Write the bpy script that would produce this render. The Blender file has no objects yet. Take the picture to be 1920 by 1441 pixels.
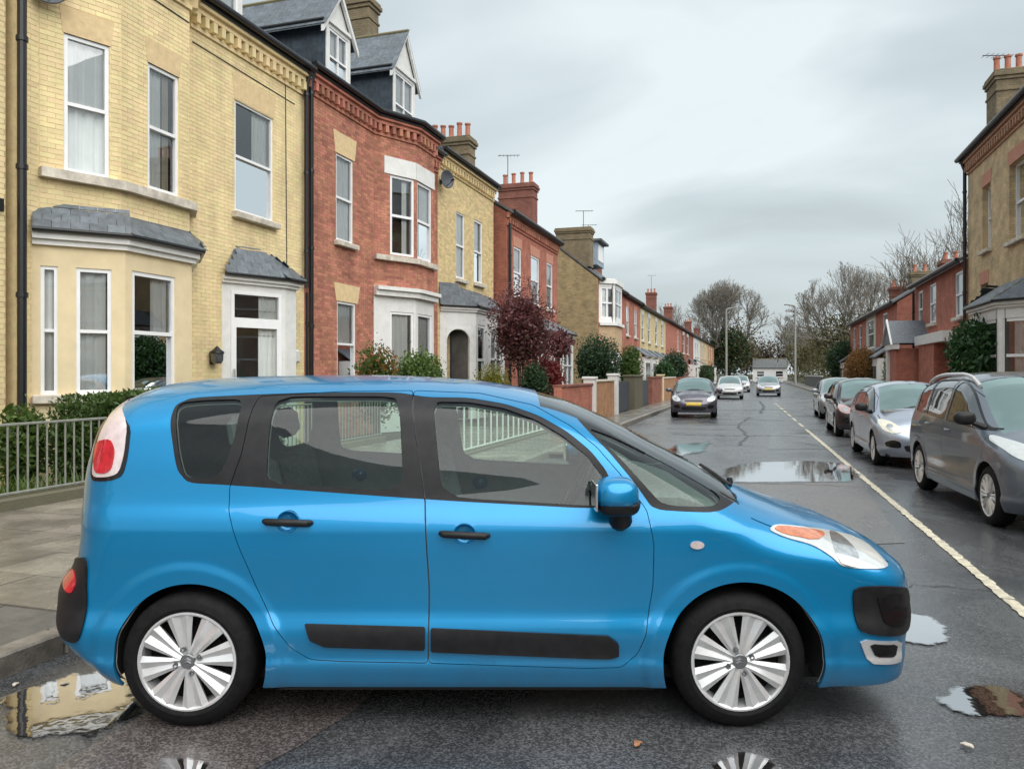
import bpy, bmesh, math, random
import numpy as np
from mathutils import Vector, Matrix
from mathutils.geometry import delaunay_2d_cdt

scene = bpy.context.scene
COL = scene.collection
R = math.radians

# ------------------------------------------------------------------ camera
PHI = R(17.7)                       # the camera looks 17.7 degrees left of the street's direction (+Y)
EYE = 1.63
FWD = Vector((-math.sin(PHI), math.cos(PHI), 0))
RGT = Vector((math.cos(PHI), math.sin(PHI), 0))
cam_data = bpy.data.cameras.new('camera')
cam = bpy.data.objects.new('camera', cam_data)
COL.objects.link(cam)
cam.location = (0, 0, EYE)
cam.rotation_euler = (R(90), 0, PHI)
cam_data.sensor_width = 36
cam_data.lens = 36 * 1443 / 1920
cam_data.shift_y = -20.5 / 1920
cam_data.clip_start = .05
cam_data.clip_end = 3000
scene.camera = cam

# ------------------------------------------------------------------ sky, sun, exposure
world = bpy.data.worlds.new('World')
scene.world = world
world.use_nodes = True
wn, wl = world.node_tree.nodes, world.node_tree.links
wn.clear()
SUN_EL, SUN_AZ = R(54), R(130)      # azimuth measured clockwise from +Y: behind the camera, to the right
def wnode(t, **kw):
    n = wn.new(t)
    for k, v in kw.items(): setattr(n, k, v)
    return n
def wmath(op, a, b=None):
    n = wnode('ShaderNodeMath', operation=op)
    for i, q in enumerate((a, b)):
        if q is None: continue
        if hasattr(q, 'is_output'): wl.new(q, n.inputs[i])
        else: n.inputs[i].default_value = q
    return n.outputs[0]
sky = wnode('ShaderNodeTexSky', sky_type='NISHITA', sun_disc=False, sun_elevation=SUN_EL, sun_rotation=SUN_AZ, air_density=1.6, dust_density=3.0)
tc = wnode('ShaderNodeTexCoord')
sep = wnode('ShaderNodeSeparateXYZ'); wl.new(tc.outputs['Generated'], sep.inputs[0])
zz = wmath('ADD', wmath('MAXIMUM', sep.outputs[2], 0.0), 0.34)
comb = wnode('ShaderNodeCombineXYZ')
wl.new(wmath('DIVIDE', sep.outputs[0], zz), comb.inputs[0]); wl.new(wmath('DIVIDE', sep.outputs[1], zz), comb.inputs[1])
mp = wnode('ShaderNodeMapping'); mp.inputs['Rotation'].default_value = (0, 0, R(35)); mp.inputs['Scale'].default_value = (.42, .80, 1); mp.inputs['Location'].default_value = (3.1, 1.4, 0)
wl.new(comb.outputs[0], mp.inputs[0])
ns = wnode('ShaderNodeTexNoise'); ns.inputs['Scale'].default_value = 2.3; ns.inputs['Detail'].default_value = 5; ns.inputs['Roughness'].default_value = .45; ns.inputs['Distortion'].default_value = .5
wl.new(mp.outputs[0], ns.inputs[0])
ramp = wnode('ShaderNodeValToRGB')
ramp.color_ramp.elements[0].position = .38; ramp.color_ramp.elements[0].color = (.49, .555, .58, 1)
ramp.color_ramp.elements[1].position = .64; ramp.color_ramp.elements[1].color = (.755, .83, .855, 1)
e = ramp.color_ramp.elements.new(.5); e.color = (.575, .65, .68, 1)
wl.new(ns.outputs[0], ramp.inputs[0])
bg1 = wnode('ShaderNodeBackground'); bg1.inputs[1].default_value = .06; wl.new(sky.outputs[0], bg1.inputs[0])
bg2 = wnode('ShaderNodeBackground'); bg2.inputs[1].default_value = .40; wl.new(ramp.outputs[0], bg2.inputs[0])
mix = wnode('ShaderNodeMixShader'); mix.inputs[0].default_value = .93        # a closed cloud deck under the sky
wl.new(bg1.outputs[0], mix.inputs[1]); wl.new(bg2.outputs[0], mix.inputs[2])
wo = wnode('ShaderNodeOutputWorld'); wl.new(mix.outputs[0], wo.inputs[0])

sun_data = bpy.data.lights.new('sun', 'SUN')
sun_data.energy = 1.5; sun_data.angle = R(90); sun_data.color = (1, .97, .93)
sun = bpy.data.objects.new('sun', sun_data); COL.objects.link(sun)
_d = Vector((math.sin(SUN_AZ) * math.cos(SUN_EL), math.cos(SUN_AZ) * math.cos(SUN_EL), math.sin(SUN_EL)))
sun.rotation_euler = _d.to_track_quat('Z', 'Y').to_euler()
sun.location = (6, -10, 20)
scene.view_settings.view_transform = 'Standard'
scene.view_settings.look = 'None'
scene.view_settings.exposure = 1.5
scene.view_settings.gamma = 1
scene.view_settings.use_curve_mapping = False
scene.cycles.max_bounces = 8
scene.cycles.transparent_max_bounces = 16
scene.cycles.caustics_reflective = False
scene.cycles.caustics_refractive = False
scene.cycles.sample_clamp_indirect = 6

# ------------------------------------------------------------------ materials
MATS = {}
def _nodes(name):
    m = bpy.data.materials.new(name); m.use_nodes = True
    nt = m.node_tree
    return m, nt, nt.nodes['Principled BSDF']
def nn(nt, t, **kw):
    n = nt.nodes.new(t)
    for k, v in kw.items():
        if k in n.inputs: n.inputs[k].default_value = v
        else: setattr(n, k, v)
    return n
def mat(name, col, rough=.6, metal=0., var=.15, vscale=6., bump=0., bscale=40., coat=0., spec=.5, col2=None, obj_rnd=0., stretch=(1, 1, 1), rvar=0.):
    """plain surface: base colour with noise wear, fine relief, optional second colour in patches, optional difference from piece to piece"""
    if name in MATS: return MATS[name]
    m, nt, b = _nodes(name); L = nt.links
    tcn = nn(nt, 'ShaderNodeTexCoord'); mpn = nn(nt, 'ShaderNodeMapping', Scale=stretch)
    gp = nn(nt, 'ShaderNodeNewGeometry'); L.new(gp.outputs['Position'], mpn.inputs[0])
    n1 = nn(nt, 'ShaderNodeTexNoise', Scale=vscale, Detail=6., Roughness=.6); L.new(mpn.outputs[0], n1.inputs[0])
    rp = nn(nt, 'ShaderNodeValToRGB')
    c = list(col)
    lo = [max(0, x * (1 - var)) for x in c]; hi = [min(1, x * (1 + var)) for x in c]
    if col2: hi = list(col2)
    rp.color_ramp.elements[0].position = .35; rp.color_ramp.elements[0].color = (*lo, 1)
    rp.color_ramp.elements[1].position = .68; rp.color_ramp.elements[1].color = (*hi, 1)
    L.new(n1.outputs[0], rp.inputs[0]); out = rp.outputs[0]
    if obj_rnd:
        oi = nn(nt, 'ShaderNodeObjectInfo'); at = nn(nt, 'ShaderNodeAttribute', attribute_name='rnd')
        ad = nn(nt, 'ShaderNodeMath', operation='ADD'); L.new(oi.outputs['Random'], ad.inputs[0]); L.new(at.outputs['Fac'], ad.inputs[1])
        fr = nn(nt, 'ShaderNodeMath', operation='FRACT'); L.new(ad.outputs[0], fr.inputs[0])
        mr = nn(nt, 'ShaderNodeMapRange'); mr.inputs[3].default_value = 1 - obj_rnd; mr.inputs[4].default_value = 1 + obj_rnd * .7
        L.new(fr.outputs[0], mr.inputs[0])
        hs = nn(nt, 'ShaderNodeHueSaturation'); L.new(mr.outputs[0], hs.inputs['Value']); L.new(out, hs.inputs['Color'])
        mh = nn(nt, 'ShaderNodeMapRange'); mh.inputs[3].default_value = .488; mh.inputs[4].default_value = .512
        f2 = nn(nt, 'ShaderNodeMath', operation='MULTIPLY'); f2.inputs[1].default_value = 7.31; L.new(fr.outputs[0], f2.inputs[0])
        f3 = nn(nt, 'ShaderNodeMath', operation='FRACT'); L.new(f2.outputs[0], f3.inputs[0]); L.new(f3.outputs[0], mh.inputs[0]); L.new(mh.outputs[0], hs.inputs['Hue'])
        out = hs.outputs[0]
    L.new(out, b.inputs['Base Color'])
    b.inputs['Roughness'].default_value = rough; b.inputs['Metallic'].default_value = metal
    b.inputs['Coat Weight'].default_value = coat; b.inputs['Coat Roughness'].default_value = .04
    b.inputs['Specular IOR Level'].default_value = spec
    if rvar:
        mr2 = nn(nt, 'ShaderNodeMapRange'); mr2.inputs[3].default_value = max(.02, rough - rvar); mr2.inputs[4].default_value = min(1, rough + rvar)
        L.new(n1.outputs[0], mr2.inputs[0]); L.new(mr2.outputs[0], b.inputs['Roughness'])
    if bump:
        n2 = nn(nt, 'ShaderNodeTexNoise', Scale=bscale, Detail=4.); L.new(mpn.outputs[0], n2.inputs[0])
        bp = nn(nt, 'ShaderNodeBump', Strength=bump, Distance=.01); L.new(n2.outputs[0], bp.inputs['Height']); L.new(bp.outputs[0], b.inputs['Normal'])
    MATS[name] = m
    return m
def glass_mat(name, tint=(.8, .85, .84), refl=.06, wav=0., rough=.0, ior=1.5, tintg=(.95, .98, 1)):
    """thin pane: clear tint with a mirror sheen that grows at grazing angles"""
    if name in MATS: return MATS[name]
    m, nt, b = _nodes(name); L = nt.links; nt.nodes.remove(b)
    tr = nn(nt, 'ShaderNodeBsdfTransparent', Color=(*tint, 1)); gl = nn(nt, 'ShaderNodeBsdfGlossy', Roughness=rough, Color=(*tintg, 1))
    fr = nn(nt, 'ShaderNodeFresnel', IOR=ior); ad = nn(nt, 'ShaderNodeMath', operation='ADD', use_clamp=True); ad.inputs[1].default_value = refl
    L.new(fr.outputs[0], ad.inputs[0])
    mx = nn(nt, 'ShaderNodeMixShader'); L.new(ad.outputs[0], mx.inputs[0]); L.new(tr.outputs[0], mx.inputs[1]); L.new(gl.outputs[0], mx.inputs[2])
    if wav:
        gp = nn(nt, 'ShaderNodeNewGeometry'); n2 = nn(nt, 'ShaderNodeTexNoise', Scale=1.7, Detail=1.); L.new(gp.outputs['Position'], n2.inputs[0])
        bp = nn(nt, 'ShaderNodeBump', Strength=wav, Distance=.02); L.new(n2.outputs[0], bp.inputs['Height'])
        L.new(bp.outputs[0], gl.inputs['Normal'])
    L.new(mx.outputs[0], nt.nodes['Material Output'].inputs[0])
    MATS[name] = m
    return m
def leaf_mat(name, c1, c2, rough=.5):
    if name in MATS: return MATS[name]
    m, nt, b = _nodes(name); L = nt.links
    gp = nn(nt, 'ShaderNodeNewGeometry')
    rp = nn(nt, 'ShaderNodeValToRGB'); rp.color_ramp.elements[0].color = (*c1, 1); rp.color_ramp.elements[1].color = (*c2, 1)
    L.new(gp.outputs['Random Per Island'], rp.inputs[0]); L.new(rp.outputs[0], b.inputs['Base Color'])
    b.inputs['Roughness'].default_value = rough; b.inputs['Specular IOR Level'].default_value = .4
    tl = nn(nt, 'ShaderNodeBsdfTranslucent'); L.new(rp.outputs[0], tl.inputs[0])
    mx = nn(nt, 'ShaderNodeMixShader'); mx.inputs[0].default_value = .25
    L.new(b.outputs[0], mx.inputs[1]); L.new(tl.outputs[0], mx.inputs[2]); L.new(mx.outputs[0], nt.nodes['Material Output'].inputs[0])
    MATS[name] = m
    return m

# ------------------------------------------------------------------ object helpers
def link(o, parent=None):
    COL.objects.link(o)
    if parent is not None: o.parent = parent
    return o
def tag(o, label=None, cat=None, group=None, kind=None):
    if label: o['label'] = label
    if cat: o['category'] = cat
    if group: o['group'] = group
    if kind: o['kind'] = kind
    return o
def empty(name, loc=(0, 0, 0), rz=0., label=None, cat=None, group=None):
    o = bpy.data.objects.new(name, None); o.location = loc; o.rotation_euler = (0, 0, rz); o.empty_display_size = .2
    link(o); return tag(o, label, cat, group)
def raw(name, verts, faces, material, parent=None, smooth=False, normals=None, loc=None):
    me = bpy.data.meshes.new(name)
    me.from_pydata([tuple(map(float, v)) for v in verts], [], [tuple(map(int, f)) for f in faces])
    if material: me.materials.append(material)
    if smooth or normals is not None: me.polygons.foreach_set('use_smooth', [True] * len(me.polygons))
    if normals is not None: me.normals_split_custom_set_from_vertices([tuple(map(float, n)) for n in normals])
    o = bpy.data.objects.new(name, me)
    if loc is not None: o.location = loc
    return link(o, parent)
class MB:
    """collects boxes, bars, tubes and lathes, then becomes ONE mesh object"""
    def __init__(s): s.v, s.f = [], []
    def add(s, v, f):
        n = len(s.v); s.v += [tuple(q) for q in v]; s.f += [tuple(i + n for i in q) for q in f]; return s
    def box(s, c, d, rz=0., tilt=None):
        h = [x / 2 for x in d]; M = tilt if tilt is not None else Matrix.Rotation(rz, 3, 'Z')
        vs = [Vector(c) + M @ Vector((sx * h[0], sy * h[1], sz * h[2])) for sz in (-1, 1) for sx, sy in ((-1, -1), (1, -1), (1, 1), (-1, 1))]
        return s.add(vs, [(3, 2, 1, 0), (4, 5, 6, 7), (0, 1, 5, 4), (1, 2, 6, 5), (2, 3, 7, 6), (3, 0, 4, 7)])
    def prism(s, poly, z0, z1):
        n = len(poly); v = [(x, y, z0) for x, y in poly] + [(x, y, z1) for x, y in poly]
        return s.add(v, [tuple(range(n))[::-1], tuple(range(n, 2 * n))] + [(i, (i + 1) % n, n + (i + 1) % n, n + i) for i in range(n)])
    def hull(s, a, b):
        """prism between two 3-D polygons with the same count"""
        n = len(a)
        return s.add(list(a) + list(b), [tuple(range(n))[::-1], tuple(range(n, 2 * n))] + [(i, (i + 1) % n, n + (i + 1) % n, n + i) for i in range(n)])
    def tube(s, pts, r, n=8, cap=True):
        pts = [Vector(p) for p in pts]; rs = r if isinstance(r, (list, tuple)) else [r] * len(pts); rings = []; up = None
        for i, p in enumerate(pts):
            t = (pts[min(i + 1, len(pts) - 1)] - pts[max(i - 1, 0)]).normalized()
            if up is None: up = t.orthogonal().normalized()
            up = (up - t * up.dot(t)).normalized(); sd = t.cross(up)
            rings.append([p + rs[i] * (math.cos(2 * math.pi * k / n) * up + math.sin(2 * math.pi * k / n) * sd) for k in range(n)])
        v = [q for rg in rings for q in rg]; f = []
        for i in range(len(pts) - 1):
            for k in range(n): f.append((i * n + k, i * n + (k + 1) % n, (i + 1) * n + (k + 1) % n, (i + 1) * n + k))
        if cap: f += [tuple(range(n))[::-1], tuple(range((len(pts) - 1) * n, len(pts) * n))]
        return s.add(v, f)
    def lathe(s, prof, n=24, axis='Z', c=(0, 0, 0)):
        """prof: (r, h) pairs"""
        v = []; f = []; m = len(prof)
        for k in range(n):
            a = 2 * math.pi * k / n
            for r, h in prof:
                q = {'Z': (r * math.cos(a), r * math.sin(a), h), 'Y': (r * math.cos(a), h, r * math.sin(a)), 'X': (h, r * math.cos(a), r * math.sin(a))}[axis]
                v.append((q[0] + c[0], q[1] + c[1], q[2] + c[2]))
        for k in range(n):
            for i in range(m - 1):
                a, b = k * m + i, ((k + 1) % n) * m + i
                f.append((a, b, b + 1, a + 1))
        return s.add(v, f)
    def build(s, name, material, parent=None, smooth=False, bevel=0., loc=None):
        bm = bmesh.new(); vs = [bm.verts.new(q) for q in s.v]
        for q in s.f:
            try: bm.faces.new([vs[i] for i in q])
            except ValueError: pass
        bmesh.ops.recalc_face_normals(bm, faces=bm.faces)
        if bevel: bmesh.ops.bevel(bm, geom=list(bm.edges), offset=bevel, segments=1, affect='EDGES', clamp_overlap=True)
        me = bpy.data.meshes.new(name); bm.to_mesh(me); bm.free()
        me.materials.append(material)
        if smooth:
            me.polygons.foreach_set('use_smooth', [True] * len(me.polygons))
            if smooth != 'full': me.set_sharp_from_angle(angle=R(35))
        o = bpy.data.objects.new(name, me)
        if loc is not None: o.location = loc
        return link(o, parent)
def copy_tree(o, parent=None):
    c = o.copy(); link(c, parent)
    for ch in o.children: copy_tree(ch, c)
    return c
def box(name, c, d, material, parent=None, rz=0., bevel=0., smooth=False):
    return MB().box(c, d, rz).build(name, material, parent, smooth, bevel)
def pchip(pts):
    """monotone cubic through (x, y) points, straight beyond the ends"""
    p = np.array(sorted(pts), float); x, y = p[:, 0], p[:, 1]
    h = np.diff(x); dl = np.diff(y) / h; m = np.zeros(len(x))
    m[0], m[-1] = dl[0], dl[-1]
    for i in range(1, len(x) - 1):
        if dl[i-1] * dl[i] > 0:
            w1, w2 = 2*h[i] + h[i-1], h[i] + 2*h[i-1]
            m[i] = (w1 + w2) / (w1/dl[i-1] + w2/dl[i])
    def f(q):
        q = np.asarray(q, float); i = np.clip(np.searchsorted(x, q) - 1, 0, len(x) - 2)
        t = (q - x[i]) / h[i]; tc = np.clip(t, 0, 1); t2, t3 = tc*tc, tc**3
        r = (2*t3 - 3*t2 + 1)*y[i] + (t3 - 2*t2 + tc)*h[i]*m[i] + (-2*t3 + 3*t2)*y[i+1] + (t3 - t2)*h[i]*m[i+1]
        return r + np.where(t < 0, t*h[i]*m[i], 0) + np.where(t > 1, (t-1)*h[i]*m[i+1], 0)
    return f
class Shape:
    """a car body as an implicit surface: top line, nose line, tail line and a side section"""
    def __init__(s, top, front, rear, side, Rtop, Rf=.38, Rr=.3, p=2.3, wheels=(), ra=.36, flare=.012, band=.11, plan=.03, uc=0., L=2.):
        s.top, s.front, s.rear, s.side, s.Rt = pchip(top), pchip(front), pchip(rear), pchip(side), pchip(Rtop)
        s.Rf, s.Rr, s.p, s.wheels, s.ra, s.flare, s.band, s.plan, s.uc, s.L = Rf, Rr, p, wheels, ra, flare, band, plan, uc, L
        s.umin = min(y for _, y in rear) ; s.umax = max(y for _, y in front)
        s.zmax = max(z for _, z in top)
    def Ws(s, u, v):
        w = s.side(v) * (1 - s.plan * np.abs((u - s.uc) / s.L)**3)
        for (cu, cv) in s.wheels:
            r = np.hypot(u - cu, v - cv)
            t = np.clip((s.ra + s.band - r) / .06, 0, 1); w = w + s.flare * t*t*(3 - 2*t)
        return w
    def S(s, u, v):
        a = np.clip(1 - (s.top(u) - v) / s.Rt(u), 0, 3)**s.p
        b = np.clip(1 - (s.front(v) - u) / s.Rf, 0, 3)**s.p
        c = np.clip(1 - (u - s.rear(v)) / s.Rr, 0, 3)**s.p
        return a + b + c
    def W(s, u, v):
        return s.Ws(u, v) * np.clip(1 - s.S(u, v), 0, 1)**(1 / s.p)
    def F(s, u, v, w):
        return (np.abs(w) / s.Ws(u, v))**s.p + s.S(u, v) - 1
    def N(s, u, v, w):
        e = 8e-4
        g = np.stack([s.F(u+e, v, w) - s.F(u-e, v, w), s.F(u, v+e, w) - s.F(u, v-e, w), s.F(u, v, w+e) - s.F(u, v, w-e)], -1)
        return g / np.maximum(np.linalg.norm(g, axis=-1, keepdims=True), 1e-9)
    def outline(s, n=720, c=(0., .8), vmin=0.):
        th = np.linspace(0, 2*math.pi, n, endpoint=False); lo = np.zeros(n); hi = np.full(n, 3.5)
        for _ in range(40):
            m = (lo + hi) / 2; ins = s.S(c[0] + m*np.cos(th), c[1] + m*np.sin(th)) < 1
            lo = np.where(ins, m, lo); hi = np.where(ins, hi, m)
        return th, lo

# ------------------------------------------------------------------ cars
def resample(poly, step, closed=True):
    P = np.array(poly, float); Q = np.vstack([P, P[:1]]) if closed else P; out = []
    for a, b in zip(Q[:-1], Q[1:]):
        n = max(1, int(math.ceil(np.linalg.norm(b - a) / step)))
        for k in range(n): out.append(a + (b - a) * k / n)
    if not closed: out.append(Q[-1])
    return np.array(out)
def rounded(poly, n=3, q=.25):
    """cut the corners of a closed polygon n times"""
    P = np.array(poly, float)
    for _ in range(n):
        N = np.roll(P, -1, 0); P = np.stack([P * (1 - q) + N * q, P * q + N * (1 - q)], 1).reshape(-1, 2)
    return P
def inside(poly, P):
    poly = np.asarray(poly); x, y = P[:, 0], P[:, 1]; r = np.zeros(len(P), bool); a = poly; b = np.roll(poly, -1, 0)
    for (x0, y0), (x1, y1) in zip(a, b):
        if y0 == y1: continue
        r ^= ((y0 > y) != (y1 > y)) & (x < (x1 - x0) * (y - y0) / (y1 - y0) + x0)
    return r
def shrink(poly, d):
    P = resample(poly, .02); A = np.roll(P, 1, 0); B = np.roll(P, -1, 0); t = B - A; t /= np.maximum(np.linalg.norm(t, axis=1, keepdims=True), 1e-9)
    nrm = np.stack([-t[:, 1], t[:, 0]], 1)
    area = .5 * np.sum(P[:, 0] * np.roll(P[:, 1], -1) - np.roll(P[:, 0], -1) * P[:, 1])
    return P + nrm * d * (1 if area > 0 else -1)
def cdt(pts, loops):
    """triangulate points together with closed loops kept as edges"""
    V = [Vector((float(a), float(b))) for a, b in pts]; E = []
    for L_ in loops:
        n0 = len(V); V += [Vector((float(a), float(b))) for a, b in L_]; n = len(L_)
        E += [(n0 + i, n0 + (i + 1) % n) for i in range(n)]
    r = delaunay_2d_cdt(V, E, [], 0, 1e-6)
    return np.array([(v.x, v.y) for v in r[0]]), np.array([f for f in r[2] if len(f) == 3])
class Car:
    def __init__(s, shape, root, vbot=.19, spacing=.035, row=(.0012, .004, .010, .02, .035, .055, .08), nsil=420, step=.02, centre=(0, .75)):
        s.S, s.root, s.vbot, s.sp, s.row, s.nsil, s.step, s.c = shape, root, vbot, spacing, row, nsil, step, centre
    def regions(s, spec, arches, extra=()):
        """spec: (name, polygon) in order of priority; returns {name: triangles}, everything else is 'body'"""
        S = s.S; th, r = S.outline(s.nsil, s.c)
        sil = np.stack([s.c[0] + r * np.cos(th), s.c[1] + r * np.sin(th)], 1)
        s.sil = sil
        rows = [np.stack([s.c[0] + r * (1 - q) * np.cos(th), s.c[1] + r * (1 - q) * np.sin(th)], 1) for q in s.row]
        gu, gv = np.meshgrid(np.arange(sil[:, 0].min(), sil[:, 0].max(), s.sp), np.arange(s.vbot - .02, sil[:, 1].max(), s.sp))
        G = np.stack([gu.ravel(), gv.ravel()], 1)
        rr = np.hypot(G[:, 0] - s.c[0], G[:, 1] - s.c[1]); ang = np.arctan2(G[:, 1] - s.c[1], G[:, 0] - s.c[0]) % (2 * math.pi)
        G = G[rr < np.interp(ang, np.append(th, 2 * math.pi), np.append(r, r[0])) * .91]
        rg = [np.stack([cu + rq * np.cos(tq), cv + rq * np.sin(tq)], 1) for cu, cv in S.wheels for rq in S.ra + S.band - np.array([-.012, .004, .018, .032, .046, .06, .074]) for tq in [np.linspace(-.5, math.pi + .5, 110)]] if s.sp < .03 else []
        rg = [q[(q[:, 1] > s.vbot) & (S.S(q[:, 0], q[:, 1]) < .97)] for q in rg]
        pts = np.vstack(rows + rg + [G]); pts = pts[pts[:, 1] > s.vbot - .02]
        bot = resample([(sil[:, 0].min() - .1, s.vbot), (sil[:, 0].max() + .1, s.vbot), (sil[:, 0].max() + .1, s.vbot - .3), (sil[:, 0].min() - .1, s.vbot - .3)], .04)
        circ = [np.array([(cu + ra * math.cos(a), cv + ra * math.sin(a)) for a in np.linspace(0, 2 * math.pi, 100, endpoint=False)]) for cu, cv, ra in arches]
        polys = [(n, resample(p, s.step)) for n, p in spec]
        V, T = cdt(pts, [sil, bot] + circ + [p for _, p in polys] + [resample(p, s.step) for p in extra])
        C = V[T].mean(1)
        ok = inside(sil, C) & (C[:, 1] > s.vbot)
        for cu, cv, ra in arches: ok &= np.hypot(C[:, 0] - cu, C[:, 1] - cv) > ra * .9995
        T, C = T[ok], C[ok]; left = np.ones(len(T), bool); out = {}
        for n, p in polys:
            m = left & inside(p, C); out.setdefault(n, []).append(T[m]); left &= ~m
        out = {n: np.vstack(q) for n, q in out.items()}
        out['body'] = T[left]; s.V = V; s.reg = out
        return out
    def lift(s, name, tris, material, side=-1, off=0., rim=.014, parent=None):
        """raise triangles of the side view onto the body: side -1 right, +1 left, 0 both"""
        S, VS, NS, FS = s.S, [], [], []
        idx, inv = np.unique(tris, return_inverse=True); T = inv.reshape(-1, 3)
        P = s.V[idx]; u, v = P[:, 0], P[:, 1]; w = S.W(u, v); N = S.N(u, v, w)
        a, b, c = P[T[:, 0]], P[T[:, 1]], P[T[:, 2]]
        cr = (b[:, 0] - a[:, 0]) * (c[:, 1] - a[:, 1]) - (b[:, 1] - a[:, 1]) * (c[:, 0] - a[:, 0])
        T[cr < 0] = T[cr < 0][:, ::-1]
        X = np.stack([u, v, w], 1) + N * off; X[:, 2] = np.where(w < 1e-4, 0, X[:, 2])
        E = {}
        for t in T:
            for i in range(3):
                e_ = (t[i], t[(i + 1) % 3]); k = (min(e_), max(e_)); E[k] = None if k in E else e_
        bd = [e_ for e_ in E.values() if e_ is not None and max(w[e_[0]], w[e_[1]]) > .02] if rim else []
        n0 = 0
        for sd in ((-1, 1) if side == 0 else (side,)):
            n0 = len(VS); flip = sd > 0
            VS += [(x, sd * z, y) for x, y, z in X]; NS += [(x, sd * z, y) for x, y, z in N]
            FS += [tuple((q[::-1] if flip else q) + n0) for q in T]
            for i, j in bd:
                p0, p1 = X[i], X[j]; q0, q1 = p0 - N[i] * rim, p1 - N[j] * rim
                tv = p1 - p0; nr = np.cross(tv, N[i]); nr /= max(np.linalg.norm(nr), 1e-9)
                m = len(VS); qs = [p0, q0, q1, p1]
                VS += [(x, sd * z, y) for x, y, z in qs]; NS += [(nr[0], sd * nr[2], nr[1])] * 4
                FS.append((m, m + 3, m + 2, m + 1) if flip else (m, m + 1, m + 2, m + 3))
        return raw(name, VS, FS, material, parent or s.root, normals=NS)
    def _patch(s, name, V, T, X, N, material, parent, rim):
        a, b, c = X[T[:, 0]], X[T[:, 1]], X[T[:, 2]]
        fn = np.cross(b - a, c - a); bad = np.einsum('ij,ij->i', fn, N[T[:, 0]]) < 0; T = T.copy(); T[bad] = T[bad][:, ::-1]
        VS, NS, FS = [tuple(q) for q in X], [tuple(q) for q in N], [tuple(q) for q in T]; E = {}
        for t in T:
            for i in range(3):
                e_ = (t[i], t[(i + 1) % 3]); k = (min(e_), max(e_)); E[k] = None if k in E else e_
        for e_ in E.values():
            if e_ is None: continue
            i, j = e_; m = len(VS); nr = np.cross(X[j] - X[i], N[i]); nr /= max(np.linalg.norm(nr), 1e-9)
            VS += [tuple(X[i]), tuple(X[i] - N[i] * rim), tuple(X[j] - N[j] * rim), tuple(X[j])]; NS += [tuple(nr)] * 4; FS.append((m, m + 1, m + 2, m + 3))
        return raw(name, VS, FS, material, parent or s.root, normals=NS)
    def _tri(s, poly, step):
        P = resample(poly, step); lo, hi = P.min(0), P.max(0)
        g = np.stack([q.ravel() for q in np.meshgrid(np.arange(lo[0], hi[0], step), np.arange(lo[1], hi[1], step))], 1)
        g = g[inside(shrink(poly, step * .4), g)] if len(g) else g
        V, T = cdt(g, [P]); return V, T[inside(P, V[T].mean(1))]
    def side_patch(s, name, poly, material, side=-1, off=.004, rim=.012, step=.03, parent=None):
        V, T = s._tri(poly, step); u, v = V[:, 0], V[:, 1]; w = s.S.W(u, v); N = s.S.N(u, v, w)
        X = np.stack([u, v, w], 1) + N * off
        X = np.stack([X[:, 0], side * X[:, 2], X[:, 1]], 1); N = np.stack([N[:, 0], side * N[:, 2], N[:, 1]], 1)
        return s._patch(name, V, T, X, N, material, parent, rim)
    def end_patch(s, name, poly, material, end=1, off=.004, rim=.012, step=.035, parent=None):
        """poly of (y, z) laid on the nose (end 1) or the tail (end -1)"""
        V, T = s._tri(poly, step); y, z = V[:, 0], V[:, 1]
        lo = np.zeros(len(V)); hi = np.full(len(V), 3.2 * end)
        for _ in range(40):
            m = (lo + hi) / 2; ins = s.S.F(m, z, np.abs(y)) < 0; lo = np.where(ins, m, lo); hi = np.where(ins, hi, m)
        N = s.S.N(lo, z, y); X = np.stack([lo, z, y], 1) + N * off
        return s._patch(name, V, T, X[:, [0, 2, 1]], N[:, [0, 2, 1]], material, parent, rim)

def blob(name, c, rad, material, parent, p=2.6, n=20, zcut=None):
    """rounded block (superellipsoid); zcut = (lo, hi) clamps its height"""
    vs, fs = [], []; m = n // 2
    pw = lambda x: math.copysign(abs(x)**(2 / p), x)
    for i in range(m + 1):
        t = -math.pi / 2 + math.pi * i / m
        for k in range(n):
            a = 2 * math.pi * k / n; z = pw(math.sin(t)) * rad[2]
            if zcut: z = min(max(z, zcut[0]), zcut[1])
            vs.append((c[0] + pw(math.cos(t)) * pw(math.cos(a)) * rad[0], c[1] + pw(math.cos(t)) * pw(math.sin(a)) * rad[1], c[2] + z))
    for i in range(m):
        for k in range(n): fs.append((i * n + k, i * n + (k + 1) % n, (i + 1) * n + (k + 1) % n, (i + 1) * n + k))
    o = raw(name, vs, fs, material, parent, smooth=True)
    return o

M_tyre = mat('tyre_rubber', (.010, .010, .011), .7, var=.3, vscale=30, bump=.15, bscale=90, spec=.2)
M_alloy = mat('alloy', (.70, .71, .72), .30, .40, var=.06, vscale=20)
M_alloy_d = mat('alloy_dark', (.25, .26, .27), .35, .8, var=.1)
M_blackplastic = mat('black_plastic', (.016, .016, .018), .42, var=.25, vscale=18, bump=.05, bscale=300, spec=.3)
M_gloss_black = mat('gloss_black', (.008, .008, .009), .12, var=.1)
M_dark = mat('dark_void', (.006, .006, .006), .9, var=.2)
M_seat = mat('seat_cloth', (.20, .21, .21), .85, var=.2, vscale=40, bump=.2, bscale=300)
M_lamp = mat('lamp_clear', (.62, .65, .65), .08, .1, var=.07, vscale=14, coat=1.)
M_lampin = mat('lamp_reflector', (.72, .74, .74), .15, .85, var=.25, vscale=35, coat=1.)
M_amber = mat('lamp_amber', (.62, .20, .09), .12, .0, var=.25, vscale=28, coat=1.)
M_red = mat('lamp_red', (.55, .02, .035), .1, var=.25, vscale=30, coat=1.)
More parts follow.
